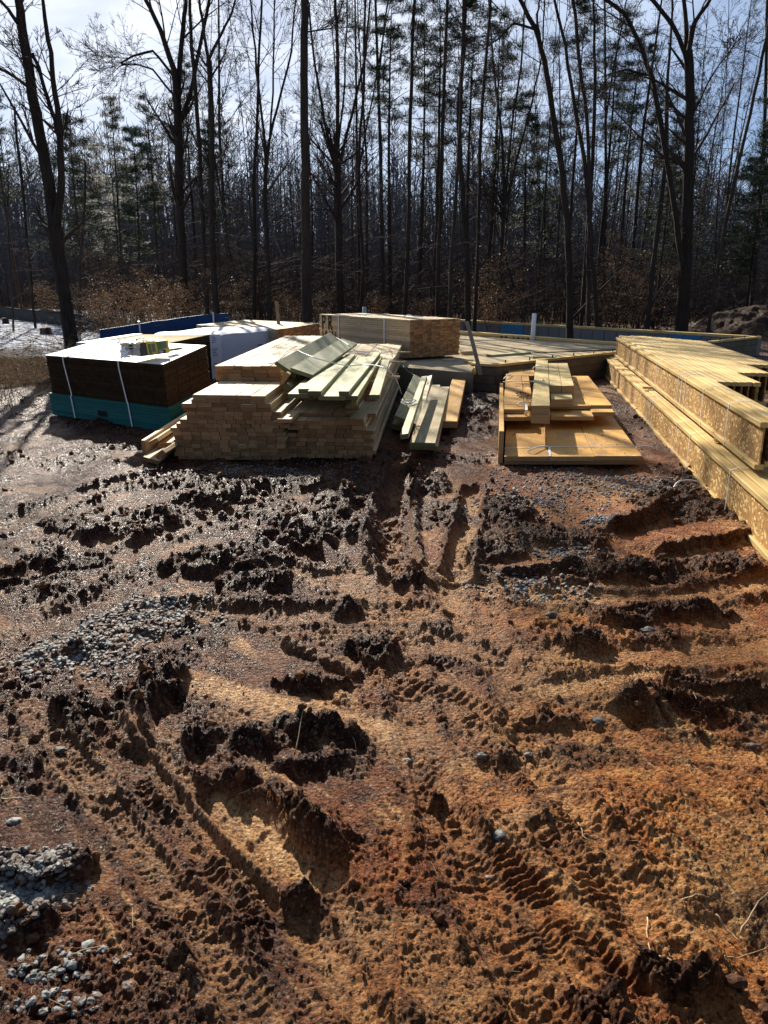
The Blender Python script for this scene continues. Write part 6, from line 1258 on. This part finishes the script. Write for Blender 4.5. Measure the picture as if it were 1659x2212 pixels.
for i in range(4200):
    y = 27 + 40 * rr.random() ** 1.3; u = rr.uniform(-60, 1720); x = PY(u, 600, y).x
    if u < 180 and y < 46: continue
    g0_ = gz(x, y); h = rr.uniform(.8, 4.2); st = wander(Vector((x, y, g0_ - .1)), Vector((rr.gauss(0, .25), rr.gauss(0, .25), 1)), h, 3, .01, .12, .02, rr); a.tube(st, [.016, .012, .009, .005], 3)
    for c in range(7): q = st[0].lerp(st[-1], rr.uniform(.2, 1)); az = rr.uniform(0, 6.28); p2 = wander(q, Vector((math.cos(az), math.sin(az), rr.uniform(.0, .9))), rr.uniform(.3, 1.3), 2, .01, .15, .0, rr); a.tube(p2, [.007, .005, .002], 3)
    if rr.random() < (.07 if u < 420 else .02):
        for m in range(26):
            q = np.array(st[rr.randint(1, 3)]) + np.array([rr.gauss(0, .35), rr.gauss(0, .35), rr.gauss(0, .35)]); d = np.array([rr.gauss(0, 1), rr.gauss(0, 1), rr.gauss(0, 1)]); d /= np.linalg.norm(d); s_ = np.cross(d, [0, .3, 1]); l = .09; V.append([q, q + d * l * .5 + s_ * l * .3, q + d * l, q + d * l * .5 - s_ * l * .3])
tag(a.build('undergrowth', M['twig'], None, False), 'thin brush and saplings filling the wood floor', kind='stuff'); b.quads(np.array(V)); tag(b.build('undergrowth', M['leaf'], None, False), 'scattered dead leaves hanging in the undergrowth', kind='stuff')
# --- silt fence, stumps, weeds at the left
fp = [PY(u, v, y) for u, v, y in ((-60, 640, 40), (0, 648, 38), (60, 655, 35), (120, 664, 32), (180, 674, 29), (235, 684, 27), (275, 694, 25.5))]
for p_ in fp: p_.z = gz(p_.x, p_.y)
rt = thing('silt_fence', fp[1], 'low black silt fence running behind the patch of snow', 'fence'); mb = MB()
fp2 = smoothp(fp, 6)
for a_, b_ in zip(fp2[:-1], fp2[1:]): j1 = .03 * mnoise.noise(a_ * .7); mb.prism([a_, b_, b_ + Vector((0, .02, 0)), a_ + Vector((0, .02, 0))], .0, top=[q_ + Vector((0, 0, .55 + .10 * mnoise.noise(q_ * .6))) for q_ in (a_, b_, b_ + Vector((0, .02, 0)), a_ + Vector((0, .02, 0)))])
mb.build('fabric', M['fence'], rt)
for p_ in fp2[::5]: MB().box((p_.x - .02, p_.y + .03, p_.z - .1), (.04, 0, 0), (0, .04, 0), (0, 0, .85)).build('post', M['gray_wood'], rt)
for u, v, h, r, lab in ((98, 722, .22, .17, 'low tree stump left of the big forked tree, by the grass'), (174, 718, .20, .15, 'low mossy stump just right of the big forked tree'), (12, 700, .25, .12, 'small stump at the left edge by the snow')):
    p_ = PZ(u, v, 0); rr2 = random.Random(u); n_ = 14; mb = MB(); rad = [r * (1 + .12 * math.sin(3 * k * .45) + rr2.uniform(-.05, .05)) for k in range(n_)]
    ring = lambda s_, z_: [(p_.x + math.cos(k / n_ * 6.283) * rad[k] * s_, p_.y + math.sin(k / n_ * 6.283) * rad[k] * s_, z_ + (rr2.uniform(-.01, .01))) for k in range(n_)]
    vs = ring(1.35, -.05) + ring(1.05, h * .4) + ring(1, h); fs = [[i * n_ + k, i * n_ + (k + 1) % n_, (i + 1) * n_ + (k + 1) % n_, (i + 1) * n_ + k] for i in range(2) for k in range(n_)] + [[2 * n_ + k for k in range(n_)]]; mb.add(vs, fs, [0] * (2 * n_) + [1]); tag(mb.build('tree_stump', [M['bark'], M['pine_end']]), lab, 'stump', 'stumps at the left')
rs = np.random.RandomState(12); V = []; n = 0
while n < 5200:
    y = rs.uniform(10.5, 26); x = rs.uniform(-18, -3.8); 
    if x > -3.6 - .12 * (y - 9) - .8: continue
    if y > 20 and rs.uniform() < .7: continue
    n += 1; cx, cy = x, y; cz = 0.02
    for m in range(3):
        a0 = rs.uniform(0, 6.28); l = rs.uniform(.03, .13); d = np.array([math.cos(a0) * .8, math.sin(a0) * .8, rs.uniform(.3, 1.3)]); s_ = np.array([-math.sin(a0), math.cos(a0), 0]) * .003; q = np.array([cx + rs.normal(0, .05), cy + rs.normal(0, .05), cz - .02]); V.append([q - s_, q + s_, q + d * l + s_ * .3, q + d * l - s_ * .3])
V = np.array(V); base_h = hgt(V[:, 0, 0], V[:, 0, 1]); V[:, :, 2] += base_h[:, None]; b = TB(); b.quads(V); tag(b.build('dry_grass', M['grass'], None, False), 'thin dry grass and weeds beyond the mud at the left', kind='stuff')
n = 500; xs = rs.uniform(-14, -4.6, n); ys_ = rs.uniform(9.5, 24, n); k_ = xs < -4.0 - .1 * (ys_ - 9); xs, ys_ = xs[k_], ys_[k_]; sz_ = rs.uniform(.01, .035, len(xs)); o = scatter('soil_clods', xs, ys_, sz_, M['clod'], 33, hi=True, flat=.6); tag(o, 'dark clods and leaf clumps in the rough grass at the left', kind='stuff')
mb = TB(); r5 = random.Random(3)
for i in range(170):
    u = r5.uniform(-20, 260); v = r5.uniform(720, 900); p_ = PZ(u, v, 0)
    if p_.x > -4.6: continue
    p_.z = float(hgt(p_.x, p_.y)[0]); st = wander(p_, Vector((r5.gauss(0, .6), r5.gauss(0, .4), .8)), r5.uniform(.2, .9), 4, .004, .25, -.04, r5); mb.tube(st, [.006, .005, .004, .003, .002], 3)
    for c in range(3): q = st[r5.randint(1, 3)]; p2 = wander(q, Vector((r5.gauss(0, 1), r5.gauss(0, 1), r5.gauss(.2, .5))), r5.uniform(.1, .35), 2, .003, .2, 0, r5); mb.tube(p2, [.003, .002, .0012], 3)
tag(mb.build('brush', M['straw'], None, False), 'tangled dead brush in the rough ground at the left', kind='stuff')
